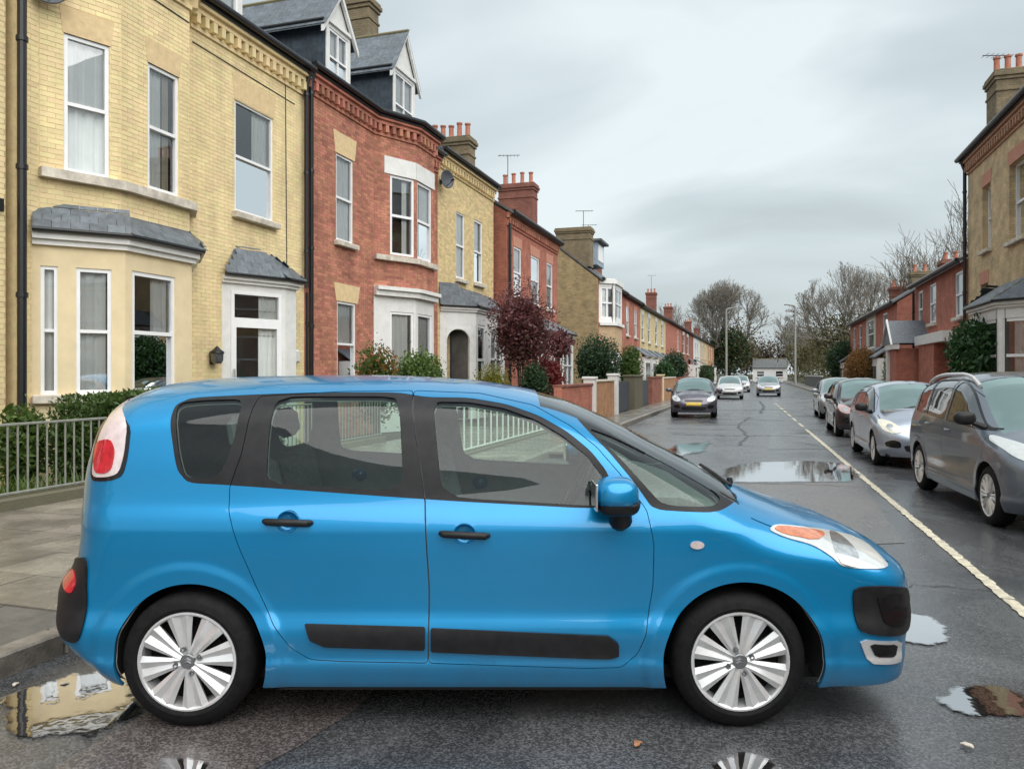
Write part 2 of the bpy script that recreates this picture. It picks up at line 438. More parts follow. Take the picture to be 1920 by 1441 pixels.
M_palered = mat('lamp_pale', (.70, .60, .60), .1, var=.12, vscale=25, coat=1.)
M_chrome = mat('chrome', (.75, .76, .77), .12, 1., var=.04)
M_carglass = glass_mat('car_glass', (.72, .86, .79), .02, ior=1.38)
M_screen = glass_mat('windscreen_glass', (.62, .74, .68), .05)
M_plate = mat('plate_yellow', (.72, .50, .06), .35, var=.08)
M_platew = mat('plate_white', (.75, .76, .74), .35, var=.06)

def paint(name, col, metal=.35, rough=.33):
    return mat(name, col, rough, metal, var=.03, vscale=3, coat=1.)

def make_wheel(root, u, sd, yface, r=.31, rim=.224, width=.2, spokes=8, detail=True, alloy=None, phase=0.):
    """sd -1 right-hand side; yface = distance of the outer face from the centre line"""
    A = alloy or M_alloy
    w = MB().lathe([(rim - .005, .02), (rim - .012, width - .03), (.03, width - .03), (.03, .075), (rim * .66, .075), (rim * .66, .085), (rim - .02, .09)], 40, 'Y').build('wheel', M_dark, root, True)
    w.location = (u, sd * yface, r); w.rotation_euler = (0, 0, 0 if sd < 0 else math.pi)
    g = r - rim
    MB().lathe([(rim - .004, .02), (rim + .002, .004), (rim + .010, -.002), (rim + g * .25, -.006), (rim + g * .30, -.004), (rim + g * .55, -.002), (rim + g * .60, .001), (rim + g * .78, .010), (r - .006, .026), (r, .044), (r, .08), (r - .006, .084), (r, .088), (r, .112), (r - .006, .116), (r, .12), (r, width - .04), (r - .02, width - .01), (rim, width)], 56, 'Y').build('tyre', M_tyre, w, True)
    rimmb = MB().lathe([(rim + .004, .006), (rim + .002, -.001), (rim - .006, -.002), (rim - .013, .004), (rim - .016, .03), (rim - .02, .12)], 56, 'Y')
    rimmb.build('rim', A, w, True)
    if not detail: one = MB()
    for k in range(spokes):
        a = phase + 2 * math.pi * k / spokes; ca, sa = math.cos(a), math.sin(a)
        s0, s1 = MB(), None
        secs = []
        for q, hw, y in ((.030, .022, .010), (.072, .0275, .006), (rim * .62, .044 * 8 / spokes, .005), (rim - .012, .063 * 8 / spokes, .004)):
            secs.append([(q, -hw, y + .006), (q, -hw * .55, y - .004), (q, 0, y + .008), (q, hw * .55, y - .004), (q, hw, y + .006), (q, hw * .8, y + .035), (q, -hw * .8, y + .035)])
        mb = s0 if detail else one; base = len(mb.v)
        for sec in secs: mb.v += [(q * ca - t * sa, y, q * sa + t * ca) for q, t, y in sec]
        n = 7
        for i in range(len(secs) - 1):
            for j in range(n): mb.f.append((base + i * n + j, base + i * n + (j + 1) % n, base + (i + 1) * n + (j + 1) % n, base + (i + 1) * n + j))
        mb.f += [tuple(base + j for j in range(n)), tuple(base + (len(secs) - 1) * n + j for j in range(n))]
        if detail: mb.build('spoke', A, w, True)
    if not detail: one.build('spokes', A, w, True)
    MB().lathe([(.001, .004), (.030, .004), (.034, .007), (.036, .04)], 24, 'Y').build('hub_cap', M_alloy_d, w, True)
    if detail:
        for k in range(2):
            MB().hull([(-.018, -.001, -.006 + k * .012), (0, -.001, .006 + k * .012), (.018, -.001, -.006 + k * .012), (0, -.001, .001 + k * .012)], [(-.018, .006, -.006 + k * .012), (0, .006, .006 + k * .012), (.018, .006, -.006 + k * .012), (0, .006, .001 + k * .012)]).build('chevron', M_chrome, w)
        for k in range(4):
            a = .35 + k * math.pi / 2
            MB().lathe([(.001, .008), (.007, .008), (.007, .0), (.012, -.001), (.013, .02)], 12, 'Y', (.058 * math.cos(a), .003, .058 * math.sin(a))).build('bolt', M_alloy_d, w, True)
    return w
def wheel_wells(car, root, arches, yin=.45):
    S = car.S
    for cu, cv, ra in arches:
        for sd in (-1, 1):
            mb = MB(); a = np.linspace(-.25, math.pi + .25, 28); v = []
            for t in a:
                x, z = cu + (ra + .004) * math.cos(t), cv + (ra + .004) * math.sin(t)
                wo = float(S.W(np.array(cu + ra * 1.03 * math.cos(t)), np.array(max(cv + ra * 1.03 * math.sin(t), .2)))) - .012
                v += [(x, sd * max(wo, .5), z), (x, sd * yin, z)]
            f = [(2 * i, 2 * i + 1, 2 * i + 3, 2 * i + 2) for i in range(len(a) - 1)]
            mb.add(v, f); mb.add([(cu, sd * yin, cv)] + [(cu + (ra + .004) * math.cos(t), sd * yin, cv + (ra + .004) * math.sin(t)) for t in a], [(0, i + 1, i + 2) for i in range(len(a) - 1)])
            mb.build('wheel_arch_liner', M_dark, root)
def seat(root, u, y, z=.32, wid=.48, h=.62):
    b = MB().box((u, y, z + .09), (.50, wid, .16)).build('seat', M_seat, root, True, .045)
    MB().box((u - .30, y, z + .16 + h / 2), (.15, wid * .95, h), tilt=Matrix.Rotation(R(-14), 3, 'Y')).build('backrest', M_seat, b, True, .05)
    MB().box((u - .41, y, z + .30 + h), (.10, .26, .18), tilt=Matrix.Rotation(R(-10), 3, 'Y')).build('headrest', M_seat, b, True, .04)
    return b

# ------------------------------------------------------------------ ground, road, pavements, water
rng = random.Random(7)
def asphalt(name, base, light, wet=.22, dry=.5, speck=.36):
    m, nt, b = _nodes(name); L = nt.links; gp = nn(nt, 'ShaderNodeNewGeometry')
    vo = nn(nt, 'ShaderNodeTexVoronoi', Scale=110.); L.new(gp.outputs['Position'], vo.inputs[0])
    n1 = nn(nt, 'ShaderNodeTexNoise', Scale=.55, Detail=8., Roughness=.62, Distortion=.8); L.new(gp.outputs['Position'], n1.inputs[0])
    n2 = nn(nt, 'ShaderNodeTexNoise', Scale=75., Detail=3.); L.new(gp.outputs['Position'], n2.inputs[0])
    rp = nn(nt, 'ShaderNodeValToRGB'); rp.color_ramp.elements[0].position = .42; rp.color_ramp.elements[0].color = (*base, 1); rp.color_ramp.elements[1].position = .62; rp.color_ramp.elements[1].color = (*light, 1)
    L.new(n1.outputs[0], rp.inputs[0])
    sr = nn(nt, 'ShaderNodeValToRGB'); sr.color_ramp.elements[0].position = .35; sr.color_ramp.elements[0].color = (.74, .74, .74, 1); sr.color_ramp.elements[1].position = .95; sr.color_ramp.elements[1].color = (1 + speck * 3.2,) * 3 + (1,)
    sc_ = nn(nt, 'ShaderNodeSeparateColor'); L.new(vo.outputs['Color'], sc_.inputs[0]); L.new(sc_.outputs[0], sr.inputs[0])
    mx = nn(nt, 'ShaderNodeMix', data_type='RGBA', blend_type='MULTIPLY'); mx.inputs[0].default_value = 1.
    L.new(rp.outputs[0], mx.inputs[6]); L.new(sr.outputs[0], mx.inputs[7]); L.new(mx.outputs[2], b.inputs['Base Color'])
    mr = nn(nt, 'ShaderNodeMapRange'); mr.inputs[1].default_value = .38; mr.inputs[2].default_value = .64; mr.inputs[3].default_value = wet; mr.inputs[4].default_value = dry
    L.new(n1.outputs[0], mr.inputs[0]); L.new(mr.outputs[0], b.inputs['Roughness'])
    b.inputs['Specular IOR Level'].default_value = 1.
    ad = nn(nt, 'ShaderNodeMath', operation='ADD'); L.new(n2.outputs[0], ad.inputs[0]); L.new(sc_.outputs[1], ad.inputs[1])
    bp = nn(nt, 'ShaderNodeBump', Strength=.16, Distance=.006); L.new(ad.outputs[0], bp.inputs['Height']); L.new(bp.outputs[0], b.inputs['Normal'])
    return m
M_road = asphalt('wet_asphalt', (.046, .048, .052), (.082, .084, .088), .20, .36)
M_patch = asphalt('asphalt_patch', (.075, .066, .064), (.11, .098, .094), .2, .42, .35)
M_patch2 = asphalt('asphalt_patch_dark', (.055, .057, .06), (.085, .087, .09), .12, .35, .4)
M_crack = mat('crack_sealer', (.014, .014, .015), .35, var=.3, vscale=20)
M_soil = mat('garden_soil', (.045, .034, .022), .95, var=.4, vscale=3, bump=.6, bscale=12, col2=(.05, .075, .02))
M_slab = mat('paving_slab', (.215, .195, .165), .27, var=.34, vscale=2.2, bump=.25, bscale=70, obj_rnd=.24, rvar=.15)
M_slab_d = mat('paving_tarmac', (.13, .125, .115), .5, var=.2, vscale=8, bump=.5, bscale=130, rvar=.15)
M_kerb = mat('kerb_stone', (.22, .20, .17), .5, var=.3, vscale=9, bump=.4, bscale=60, obj_rnd=.12, rvar=.12)
M_line = mat('road_paint', (.62, .57, .44), .55, var=.3, vscale=14, bump=.4, bscale=60)
M_moss = mat('mossy_stone', (.17, .155, .115), .9, var=.3, vscale=9, bump=.6, bscale=40, col2=(.13, .125, .075))
def water_mat():
    m, nt, b = _nodes('puddle_water'); L = nt.links; nt.nodes.remove(b)
    gp = nn(nt, 'ShaderNodeNewGeometry'); n2 = nn(nt, 'ShaderNodeTexNoise', Scale=9., Detail=2.); L.new(gp.outputs['Position'], n2.inputs[0])
    bp = nn(nt, 'ShaderNodeBump', Strength=.05, Distance=.01); L.new(n2.outputs[0], bp.inputs['Height'])
    gl = nn(nt, 'ShaderNodeBsdfGlossy', Roughness=.015, Color=(.97, .98, 1, 1)); L.new(bp.outputs[0], gl.inputs['Normal'])
    df = nn(nt, 'ShaderNodeBsdfDiffuse', Color=(.035, .033, .03, 1))
    fr = nn(nt, 'ShaderNodeFresnel', IOR=1.9); mr = nn(nt, 'ShaderNodeMapRange'); mr.inputs[1].default_value = 0; mr.inputs[2].default_value = .4; mr.inputs[3].default_value = .36; mr.inputs[4].default_value = .93
    L.new(fr.outputs[0], mr.inputs[0])
    mx = nn(nt, 'ShaderNodeMixShader'); L.new(mr.outputs[0], mx.inputs[0]); L.new(df.outputs[0], mx.inputs[1]); L.new(gl.outputs[0], mx.inputs[2])
    dn = nn(nt, 'ShaderNodeAttribute', attribute_name='depth'); n3 = nn(nt, 'ShaderNodeTexNoise', Scale=38., Detail=5., Roughness=.7); L.new(gp.outputs['Position'], n3.inputs[0])
    ad = nn(nt, 'ShaderNodeMath', operation='ADD'); L.new(dn.outputs['Fac'], ad.inputs[0]); L.new(n3.outputs[0], ad.inputs[1])
    m2 = nn(nt, 'ShaderNodeMapRange', interpolation_type='SMOOTHSTEP'); m2.inputs[1].default_value = .62; m2.inputs[2].default_value = 1.05; L.new(ad.outputs[0], m2.inputs[0])
    tr = nn(nt, 'ShaderNodeBsdfTransparent'); mz = nn(nt, 'ShaderNodeMixShader'); L.new(m2.outputs[0], mz.inputs[0]); L.new(tr.outputs[0], mz.inputs[1]); L.new(mx.outputs[0], mz.inputs[2])
    L.new(mz.outputs[0], nt.nodes['Material Output'].inputs[0]); return m
M_water = water_mat()

def sheet(name, poly, z, material, kind='structure', thick=0.):
    o = raw(name, [(x, y, z) for x, y in poly], [tuple(range(len(poly)))], material)
    return tag(o, kind=kind)
ground = raw('ground', [(-900, -300, -.03), (900, -300, -.03), (900, 1500, -.03), (-900, 1500, -.03)], [(0, 1, 2, 3)], M_soil); tag(ground, kind='structure')
KL, KR = -3.85, 4.6                                  # left and right kerb lines
sheet('road', [(KL, -30), (KR, -30), (KR, 185), (KL, 185)], 0, M_road)
sheet('road_patch', [(-2.05, .9), (-1.97, 2.7), (-1.91, 2.92), (-1.86, 3.29), (-1.9, 6.0), (-2.6, 7.2), (-2.9, 4.6), (-2.75, 2.2), (-2.9, .9)], .004, M_patch)
sheet('road_patch', [(-.62, 12.15), (1.46, 12.75), (1.35, 8.2), (-.3, 7.4)], .004, M_patch)
sheet('road_patch', [(.2, 17.4), (1.4, 17.9), (1.35, 23.5), (.35, 22.6)], .004, M_patch2)
sheet('road_patch', [(-1.9, 25), (-.4, 25.4), (-.5, 33), (-2.0, 32)], .004, M_patch2)
def wiggle(pts, amp, step=.05, seed=0, closed=True):
    P = resample(pts, step, closed); r_ = np.random.RandomState(seed); n = len(P); q = np.zeros((n, 2))
    for k in (5, 9, 17, 31, 53):
        ph = r_.rand(4) * 6.28; t = np.arange(n) / n * 2 * math.pi * k
        q[:, 0] += np.sin(t + ph[0]) / k**.55; q[:, 1] += np.sin(t + ph[1]) / k**.55
    return P + q * amp
puddles = [
    ([(-3.57, 2.86), (-3.6, 2.97), (-3.56, 3.21), (-3.35, 3.42), (-3.0, 3.16), (-2.82, 2.93), (-2.81, 2.71), (-3.02, 2.64), (-3.28, 2.63)], .05),
    ([(-2.37, 2.58), (-2.4, 2.64), (-2.32, 2.7), (-2.16, 2.68), (-2.02, 2.56), (-2.08, 2.42), (-2.25, 2.45)], .02),
    ([(-.21, 3.23), (-.17, 3.36), (-.05, 3.47), (.07, 3.45), (.12, 3.33), (-.04, 3.11)], .02),
    ([(.74, 5.6), (.97, 5.82), (1.11, 5.78), (1.16, 5.54), (1.12, 5.26), (1., 5.14), (.83, 5.14), (.69, 5.21)], .02),
    ([(.83, 4.31), (.97, 4.5), (1.15, 4.62), (1.29, 4.53), (1.35, 4.41), (1.2, 4.2), (1.03, 4.14), (.88, 4.16)], .022),
    ([(-.65, 13.5), (-.19, 14.8), (.76, 15.4), (1.55, 15.2), (1.7, 13.6), (1.35, 12.42), (.45, 12.13), (-.46, 11.9)], .07),
    ([(-2.05, 16.), (-1.77, 18.1), (-1.01, 19.5), (-.97, 16.7), (-1.38, 15.2), (-1.83, 14.7)], .07)]
for i, (p, am) in enumerate(puddles):
    P0 = wiggle(p, am, .03, i); rings = [P0, shrink(P0, .018), shrink(P0, .04), shrink(P0, .075)]
    V_, T_ = cdt(np.zeros((0, 2)), [P0]); gx = np.stack([q.ravel() for q in np.meshgrid(np.arange(P0[:, 0].min(), P0[:, 0].max(), .03), np.arange(P0[:, 1].min(), P0[:, 1].max(), .03))], 1); gx = gx[inside(P0, gx)]
    V_, T_ = cdt(gx, [P0]); T_ = T_[inside(P0, V_[T_].mean(1))]
    o = raw('puddle', [(a, b_, .009) for a, b_ in V_], T_, M_water); tag(o, kind='structure')
    dp_ = np.array([np.min(np.hypot(*(P0 - q).T)) for q in V_]); at = o.data.attributes.new('depth', 'FLOAT', 'POINT'); at.data.foreach_set('value', np.clip(dp_ / (.07 if i < 5 else .3), 0, 1).astype(np.float32))
# the white line beside the parked cars, worn in places
mb = MB()
for i in range(46):
    y = .5 + i * .98
    if i > 22 and i % 3 == 0: continue
    x0 = 1.86 - .022 * y * (1 if y < 16 else .9) + (.0 if y < 16 else -.03); x1 = 1.86 - .022 * (y + .98)
    w_ = .042
    P = resample([(x0 - w_, y), (x0 + w_, y), (x1 + w_, y + .965), (x1 - w_, y + .965)], .05); P = P + np.array([[rng.uniform(-.010, .010), rng.uniform(-.004, .004)] for _ in P])
    n = len(mb.v); mb.v += [(a, b_, .008) for a, b_ in P]; mb.f.append(tuple(range(n, n + len(P))))
o = mb.build('road_marking', M_line); tag(o, kind='structure')
# cracks and sealed joints across the carriageway
cr = [([(-1.2, 12.0), (-.2, 11.9), (.6, 12.1), (1.4, 12.0)], .012), ([(-2.2, 21), (-1., 20.8), (.3, 21.3), (1.2, 21.1)], .03), ([(-.4, 18.2), (-.25, 21), (-.6, 25), (-.3, 30)], .03),
      ([(.9, 6.5), (1.25, 6.62), (1.7, 6.6)], .006), ([(-1.6, 28), (-.6, 28.4), (.9, 28.1)], .04), ([(.1, 33), (.3, 40), (.1, 48)], .05), ([(-1.0, 36), (.4, 36.5), (1.5, 36.2)], .05)]
for i, (p, w_) in enumerate(cr):
    Q = wiggle(p, .05, .12, 40 + i, False); N_ = len(Q)
    t = np.gradient(Q, axis=0); t /= np.linalg.norm(t, axis=1, keepdims=True); nr = np.stack([-t[:, 1], t[:, 0]], 1)
    ww = w_ * (1 + .5 * np.sin(np.arange(N_) * 1.7))[:, None]
    a, b_ = Q + nr * ww, Q - nr * ww
    o = raw('road_crack', [(x, y, .0065) for x, y in a] + [(x, y, .0065) for x, y in b_], [(k, k + 1, N_ + k + 1, N_ + k) for k in range(N_ - 1)], M_crack); tag(o, kind='structure')

# pavements: a bed, then slabs laid in it one by one near the camera
PZ = .12
def bed(name, poly, z0, z1, material):
    o = MB().prism(poly, z0, z1).build(name, material); return tag(o, kind='structure')
pave = bed('pavement', [(-7.95, -6), (KL - .14, -6), (KL - .14, 185), (-5.05, 185), (-5.05, 20), (-7.95, 20)], -.02, PZ - .012, M_slab_d)
slab_me = None
rows_y = []
yy = 1.6
widths = [.62, .62, .95, .62, .62, .62, .78, .62, .62, .95, .62, .62, .62, .78, .62, .62, .62, .62, .62]
for k, d in enumerate(widths):
    n = 4; x = -7.9; off = .0 if k % 2 else .45
    xs = [-7.9] + [-7.9 + off + .92 * j for j in range(1 if off else 1, 6) if -7.9 + off + .92 * j < KL - .25] + [KL - .155]
    for a, b_ in zip(xs[:-1], xs[1:]):
        tar = k in (2, 9) and a > -6.5
        if slab_me is None:
            o = MB().box((0, 0, 0), (1, 1, 1)).build('slab', M_slab, pave, False); slab_me = o.data
        else:
            o = bpy.data.objects.new('slab', slab_me); link(o, pave)
        dz = rng.uniform(-.003, .003)
        o.location = ((a + b_) / 2, yy + d / 2, PZ - .022 + dz); o.scale = (b_ - a - .012, d - .012, .045)
        o.rotation_euler = (rng.uniform(-.004, .004), rng.uniform(-.004, .004), rng.uniform(-.006, .006))
        if tar:
            o.data = o.data.copy() if False else o.data; o.material_slots[0].link = 'OBJECT'; o.material_slots[0].material = M_slab_d; o.location.z -= .004
    yy += d
# farther slabs: one joined sheet of the same stones
mb = MB()
y = yy
while y < 60:
    xs = np.arange(-5.02 if y > 20 else -7.9, KL - .4, .9)
    for a in xs: mb.box((a + .45, y + .31, PZ - .02 + rng.uniform(-.003, .003)), (.888, .608, .04))
    y += .62
o = mb.build('slabs', M_slab, pave); o['kind'] = 'stuff'
kerb = bed('kerb', [(KL - .13, -6), (KL - .01, -6), (KL - .01, 185), (KL - .13, 185)], -.02, PZ - .01, M_kerb)
kme = None
for k in range(34):
    if kme is None:
        o = MB().box((0, 0, 0), (.15, .905, .16)).build('kerb_stone', M_kerb, kerb, False, .012); kme = o.data
    else: o = bpy.data.objects.new('kerb_stone', kme); link(o, kerb)
    o.location = (KL - .07 + rng.uniform(-.004, .004), 1.2 + .915 * k, PZ - .07 + rng.uniform(-.003, .003)); o.rotation_euler = (0, 0, rng.uniform(-.006, .006))
bed('pavement', [(KR + .14, -6), (6.3, -6), (6.3, 185), (KR + .14, 185)], -.02, PZ, M_slab_d)
bed('kerb', [(KR, -6), (KR + .14, -6), (KR + .14, 185), (KR, 185)], -.02, PZ + .003, M_kerb)

# ------------------------------------------------------------------ houses
M_pane = glass_mat('window_glass', (.96, .98, .98), .13, .02)
M_upvc = mat('white_frame', (.84, .85, .86), .35, var=.04, vscale=4)
M_whitepaint = mat('white_paint', (.74, .74, .72), .5, var=.07, vscale=5, bump=.05)
M_cream = mat('cream_render', (.76, .63, .40), .8, var=.07, vscale=3, bump=.25, bscale=120)
M_sill = mat('stone_sill', (.58, .53, .45), .75, var=.28, vscale=5, bump=.3, bscale=60)
M_curtain = mat('net_curtain', (.90, .92, .90), .9, var=.04, vscale=3)
M_curtain2 = mat('beige_curtain', (.52, .46, .36), .9, var=.1, vscale=3)
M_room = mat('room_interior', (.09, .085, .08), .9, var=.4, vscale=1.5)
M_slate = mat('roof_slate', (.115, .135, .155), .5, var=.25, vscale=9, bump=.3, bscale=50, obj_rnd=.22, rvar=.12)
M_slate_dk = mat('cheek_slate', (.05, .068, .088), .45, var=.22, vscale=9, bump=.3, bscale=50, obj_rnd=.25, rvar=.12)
M_rooft = mat('roof_far', (.10, .105, .11), .7, var=.3, vscale=2.5, bump=.4, bscale=6, stretch=(1, 1, 4))
M_iron = mat('black_gutter', (.010, .011, .013), .35, var=.2, vscale=8)
M_lead = mat('ridge_tile', (.27, .21, .12), .85, var=.3, vscale=9, bump=.4, bscale=40, col2=(.16, .16, .08))
M_pot = mat('chimney_pot', (.42, .16, .10), .8, var=.25, vscale=10)
M_stackt = mat('chimney_tan', (.24, .185, .12), .9, var=.35, vscale=6, bump=.6, bscale=22, col2=(.17, .145, .085))
M_stackr = mat('chimney_red', (.20, .065, .045), .9, var=.3, vscale=8, bump=.6, bscale=22)
M_door = mat('door_dark', (.02, .022, .025), .4, var=.15)
BR = {  # brick colour, mortar, joint colour for textured walls
    'yellow': mat('brick_yellow', (.80, .655, .37), .85, var=.13, vscale=2.2, stretch=(1, 1, .35), bump=.3, bscale=90, obj_rnd=.085),
    'buff': mat('brick_buff', (.71, .56, .30), .85, var=.13, vscale=5, bump=.4, bscale=90, obj_rnd=.16),
    'red': mat('brick_red', (.46, .195, .13), .85, var=.22, vscale=2.6, stretch=(1, 1, .4), bump=.4, bscale=90, obj_rnd=.28)}
MO = {'yellow': mat('mortar_yellow', (.77, .62, .345), .95, var=.12, vscale=8, bump=.4, bscale=120),
      'buff': mat('mortar_buff', (.62, .49, .27), .95, var=.15, vscale=8, bump=.4, bscale=120),
      'red': mat('mortar_red', (.45, .21, .14), .95, var=.15, vscale=8, bump=.4, bscale=120)}
def brick_tex(name, c1, c2, mortar):
    m, nt, b = _nodes(name); L = nt.links
    gq = nn(nt, 'ShaderNodeNewGeometry'); sx = nn(nt, 'ShaderNodeSeparateXYZ'); L.new(gq.outputs['Position'], sx.inputs[0]); sm_ = nn(nt, 'ShaderNodeMath', operation='ADD'); L.new(sx.outputs[0], sm_.inputs[0]); L.new(sx.outputs[1], sm_.inputs[1]); cx_ = nn(nt, 'ShaderNodeCombineXYZ'); L.new(sm_.outputs[0], cx_.inputs[0]); L.new(sx.outputs[2], cx_.inputs[1]); bt = nn(nt, 'ShaderNodeTexBrick', Color1=(*c1, 1), Color2=(*c2, 1), Mortar=(*mortar, 1), Scale=1., **{'Mortar Size': .009, 'Brick Width': .225, 'Row Height': .075, 'Bias': .0, 'Mortar Smooth': .2})
    L.new(cx_.outputs[0], bt.inputs[0])
    gp = nn(nt, 'ShaderNodeNewGeometry'); n1 = nn(nt, 'ShaderNodeTexNoise', Scale=2.2, Detail=8., Roughness=.65); L.new(gp.outputs['Position'], n1.inputs[0])
    rp = nn(nt, 'ShaderNodeValToRGB'); rp.color_ramp.elements[0].position = .3; rp.color_ramp.elements[0].color = (.62, .62, .62, 1); rp.color_ramp.elements[1].position = .7; rp.color_ramp.elements[1].color = (1.15, 1.13, 1.1, 1)
    L.new(n1.outputs[0], rp.inputs[0])
    mx = nn(nt, 'ShaderNodeMix', data_type='RGBA', blend_type='MULTIPLY'); mx.inputs[0].default_value = 1.; L.new(bt.outputs[0], mx.inputs[6]); L.new(rp.outputs[0], mx.inputs[7]); L.new(mx.outputs[2], b.inputs['Base Color'])
    b.inputs['Roughness'].default_value = .88
    bp = nn(nt, 'ShaderNodeBump', Strength=.6, Distance=.01, invert=True); L.new(bt.outputs['Fac'], bp.inputs['Height']); L.new(bp.outputs[0], b.inputs['Normal'])
    return m
M_stackt = brick_tex('chimney_brick_tan', (.20, .155, .095), (.27, .21, .13), (.16, .14, .09)); M_stackr = brick_tex('chimney_brick_red', (.22, .075, .055), (.29, .10, .07), (.20, .13, .10))
BT = {'yellow': brick_tex('brickwork_yellow', (.68, .55, .29), (.75, .61, .33), (.56, .46, .28)),
      'buff': brick_tex('brickwork_buff', (.62, .47, .27), (.74, .56, .33), (.52, .41, .27)),
      'tan': brick_tex('brickwork_tan', (.33, .25, .13), (.45, .335, .18), (.28, .22, .13)),
      'red': brick_tex('brickwork_red', (.45, .13, .085), (.53, .17, .11), (.37, .22, .165)),
      'darkred': brick_tex('brickwork_darkred', (.30, .09, .06), (.38, .12, .08), (.26, .16, .12)),
      'orange': brick_tex('brickwork_orange', (.46, .22, .11), (.52, .28, .14), (.36, .24, .15)),
      'white': M_whitepaint, 'cream': M_cream, 'palegreen': mat('pale_green_render', (.55, .58, .50), .8, var=.06)}

class Seg:
    """a straight stretch of wall on plan; its outer side lies to the right of A->B"""
    def __init__(s, A, B):
        s.A, s.B = Vector((*A, 0)), Vector((*B, 0)); d = s.B - s.A; s.L = d.length; s.t = d / s.L; s.n = Vector((s.t.y, -s.t.x, 0)); s.ang = math.atan2(s.t.y, s.t.x)
    def P(s, u, o, z): return s.A + s.t * u + s.n * o + Vector((0, 0, z))
    def bx(s, mb, u0, u1, o0, o1, z0, z1):
        mb.box(s.P((u0 + u1) / 2, (o0 + o1) / 2, (z0 + z1) / 2), (abs(u1 - u0), abs(o1 - o0), abs(z1 - z0)), s.ang); return mb
    def poly(s, mb, pts, o0, o1):
        """prism from a polygon (u, z) between two offsets"""
        return mb.hull([s.P(u, o0, z) for u, z in pts], [s.P(u, o1, z) for u, z in pts])
def wall(parent, sg, z0, z1, ops, material, name='wall', reveal=.12, ext=0.):
    """face with openings and their reveals"""
    us = sorted({0., sg.L + ext} | {q for o in ops for q in o[:2]}); zs = sorted({z0, z1} | {q for o in ops for q in o[2:4]})
    V, F, UV = [], [], []
    def quad(a, uv):
        n = len(V); V.extend(a); F.append((n, n + 1, n + 2, n + 3)); UV.extend(uv)
    for a, b in zip(us[:-1], us[1:]):
        for c, d in zip(zs[:-1], zs[1:]):
            if any(o[0] - 1e-6 <= a and b <= o[1] + 1e-6 and o[2] - 1e-6 <= c and d <= o[3] + 1e-6 for o in ops): continue
            quad([sg.P(a, 0, c), sg.P(b, 0, c), sg.P(b, 0, d), sg.P(a, 0, d)], [(a, c), (b, c), (b, d), (a, d)])
    for a, b, c, d in [o[:4] for o in ops]:
        r_ = -reveal
        quad([sg.P(a, 0, c), sg.P(a, 0, d), sg.P(a, r_, d), sg.P(a, r_, c)], [(0, c), (0, d), (.12, d), (.12, c)])
        quad([sg.P(b, 0, d), sg.P(b, 0, c), sg.P(b, r_, c), sg.P(b, r_, d)], [(0, d), (0, c), (.12, c), (.12, d)])
        quad([sg.P(a, 0, d), sg.P(b, 0, d), sg.P(b, r_, d), sg.P(a, r_, d)], [(a, 0), (b, 0), (b, .12), (a, .12)])
        quad([sg.P(b, 0, c), sg.P(a, 0, c), sg.P(a, r_, c), sg.P(b, r_, c)], [(b, 0), (a, 0), (a, .12), (b, .12)])
    o = raw(name, V, F, material, parent); l = o.data.uv_layers.new(name='UVMap')
    for i, q in enumerate(UV): l.data[i].uv = q
    return o
class Bricks:
    """collects the bricks of one house; the ones that show largest become parts, the rest one joined part"""
    def __init__(s): s.q = []
    def fill(s, sg, z0, z1, ops, seed=0, bl=.225, ch=.075):
        k = 0; z = z0
        while z + ch <= z1 + .01:
            off = -bl / 2 if k % 2 else 0.; u = off; spans = [(.003, sg.L - .003)]
            for o in ops:
                if o[2] < z + ch * .55 and o[3] > z + ch * .45:
                    nsp = []
                    for a, b in spans:
                        if o[1] <= a or o[0] >= b: nsp.append((a, b)); continue
                        if o[0] > a: nsp.append((a, o[0]))
                        if o[1] < b: nsp.append((o[1], b))
                    spans = nsp
            while u < sg.L:
                for a, b in spans:
                    c, d = max(u, a), min(u + bl, b)
                    if d - c > .03: s.q.append((sg.P((c + d) / 2, .0, z + ch / 2), d - c - .010, sg.ang))
                u += bl
            z += ch; k += 1
    def build(s, parent, style, keep=300, vis=None):
        m = BR[style]
        Q = sorted(s.q, key=lambda b: ((b[0] - cam.location).length if (vis is None or vis(b[0])) else 999)); me = None; h = .066; dp = .011
        for c, l, a in Q[:keep]:
            if me is None: o = MB().box((0, 0, 0), (1, 1, 1)).build('brick', m, parent); me = o.data
            else: o = bpy.data.objects.new('brick', me); link(o, parent)
            o.location = c; o.scale = (l, dp + rng.uniform(-.003, .003), h); o.rotation_euler = (0, 0, a)
        V, F, Rn = [], [], []
        for c, l, a in Q[keep:]:
            n = len(V); ca, sa = math.cos(a), math.sin(a); d2 = dp / 2 + .001 + rng.uniform(-.0015, .0015); n_ = (sa, -ca)
            for z_ in (-h / 2, h / 2):
                for e_, o_ in ((-1, 0.), (1, 0.), (1, d2), (-1, d2)):
                    V.append((c.x + ca * e_ * l / 2 + n_[0] * o_, c.y + sa * e_ * l / 2 + n_[1] * o_, c.z + z_))
            F += [(n + 3, n + 2, n + 6, n + 7), (n, n + 3, n + 7, n + 4), (n + 2, n + 1, n + 5, n + 6), (n + 4, n + 7, n + 6, n + 5), (n, n + 1, n + 2, n + 3)]; Rn += [rng.random()] * 5
        if F:
            o = raw('brickwork', V, F, m, parent); at = o.data.attributes.new('rnd', 'FLOAT', 'FACE'); at.data.foreach_set('value', Rn); o['kind'] = 'stuff'
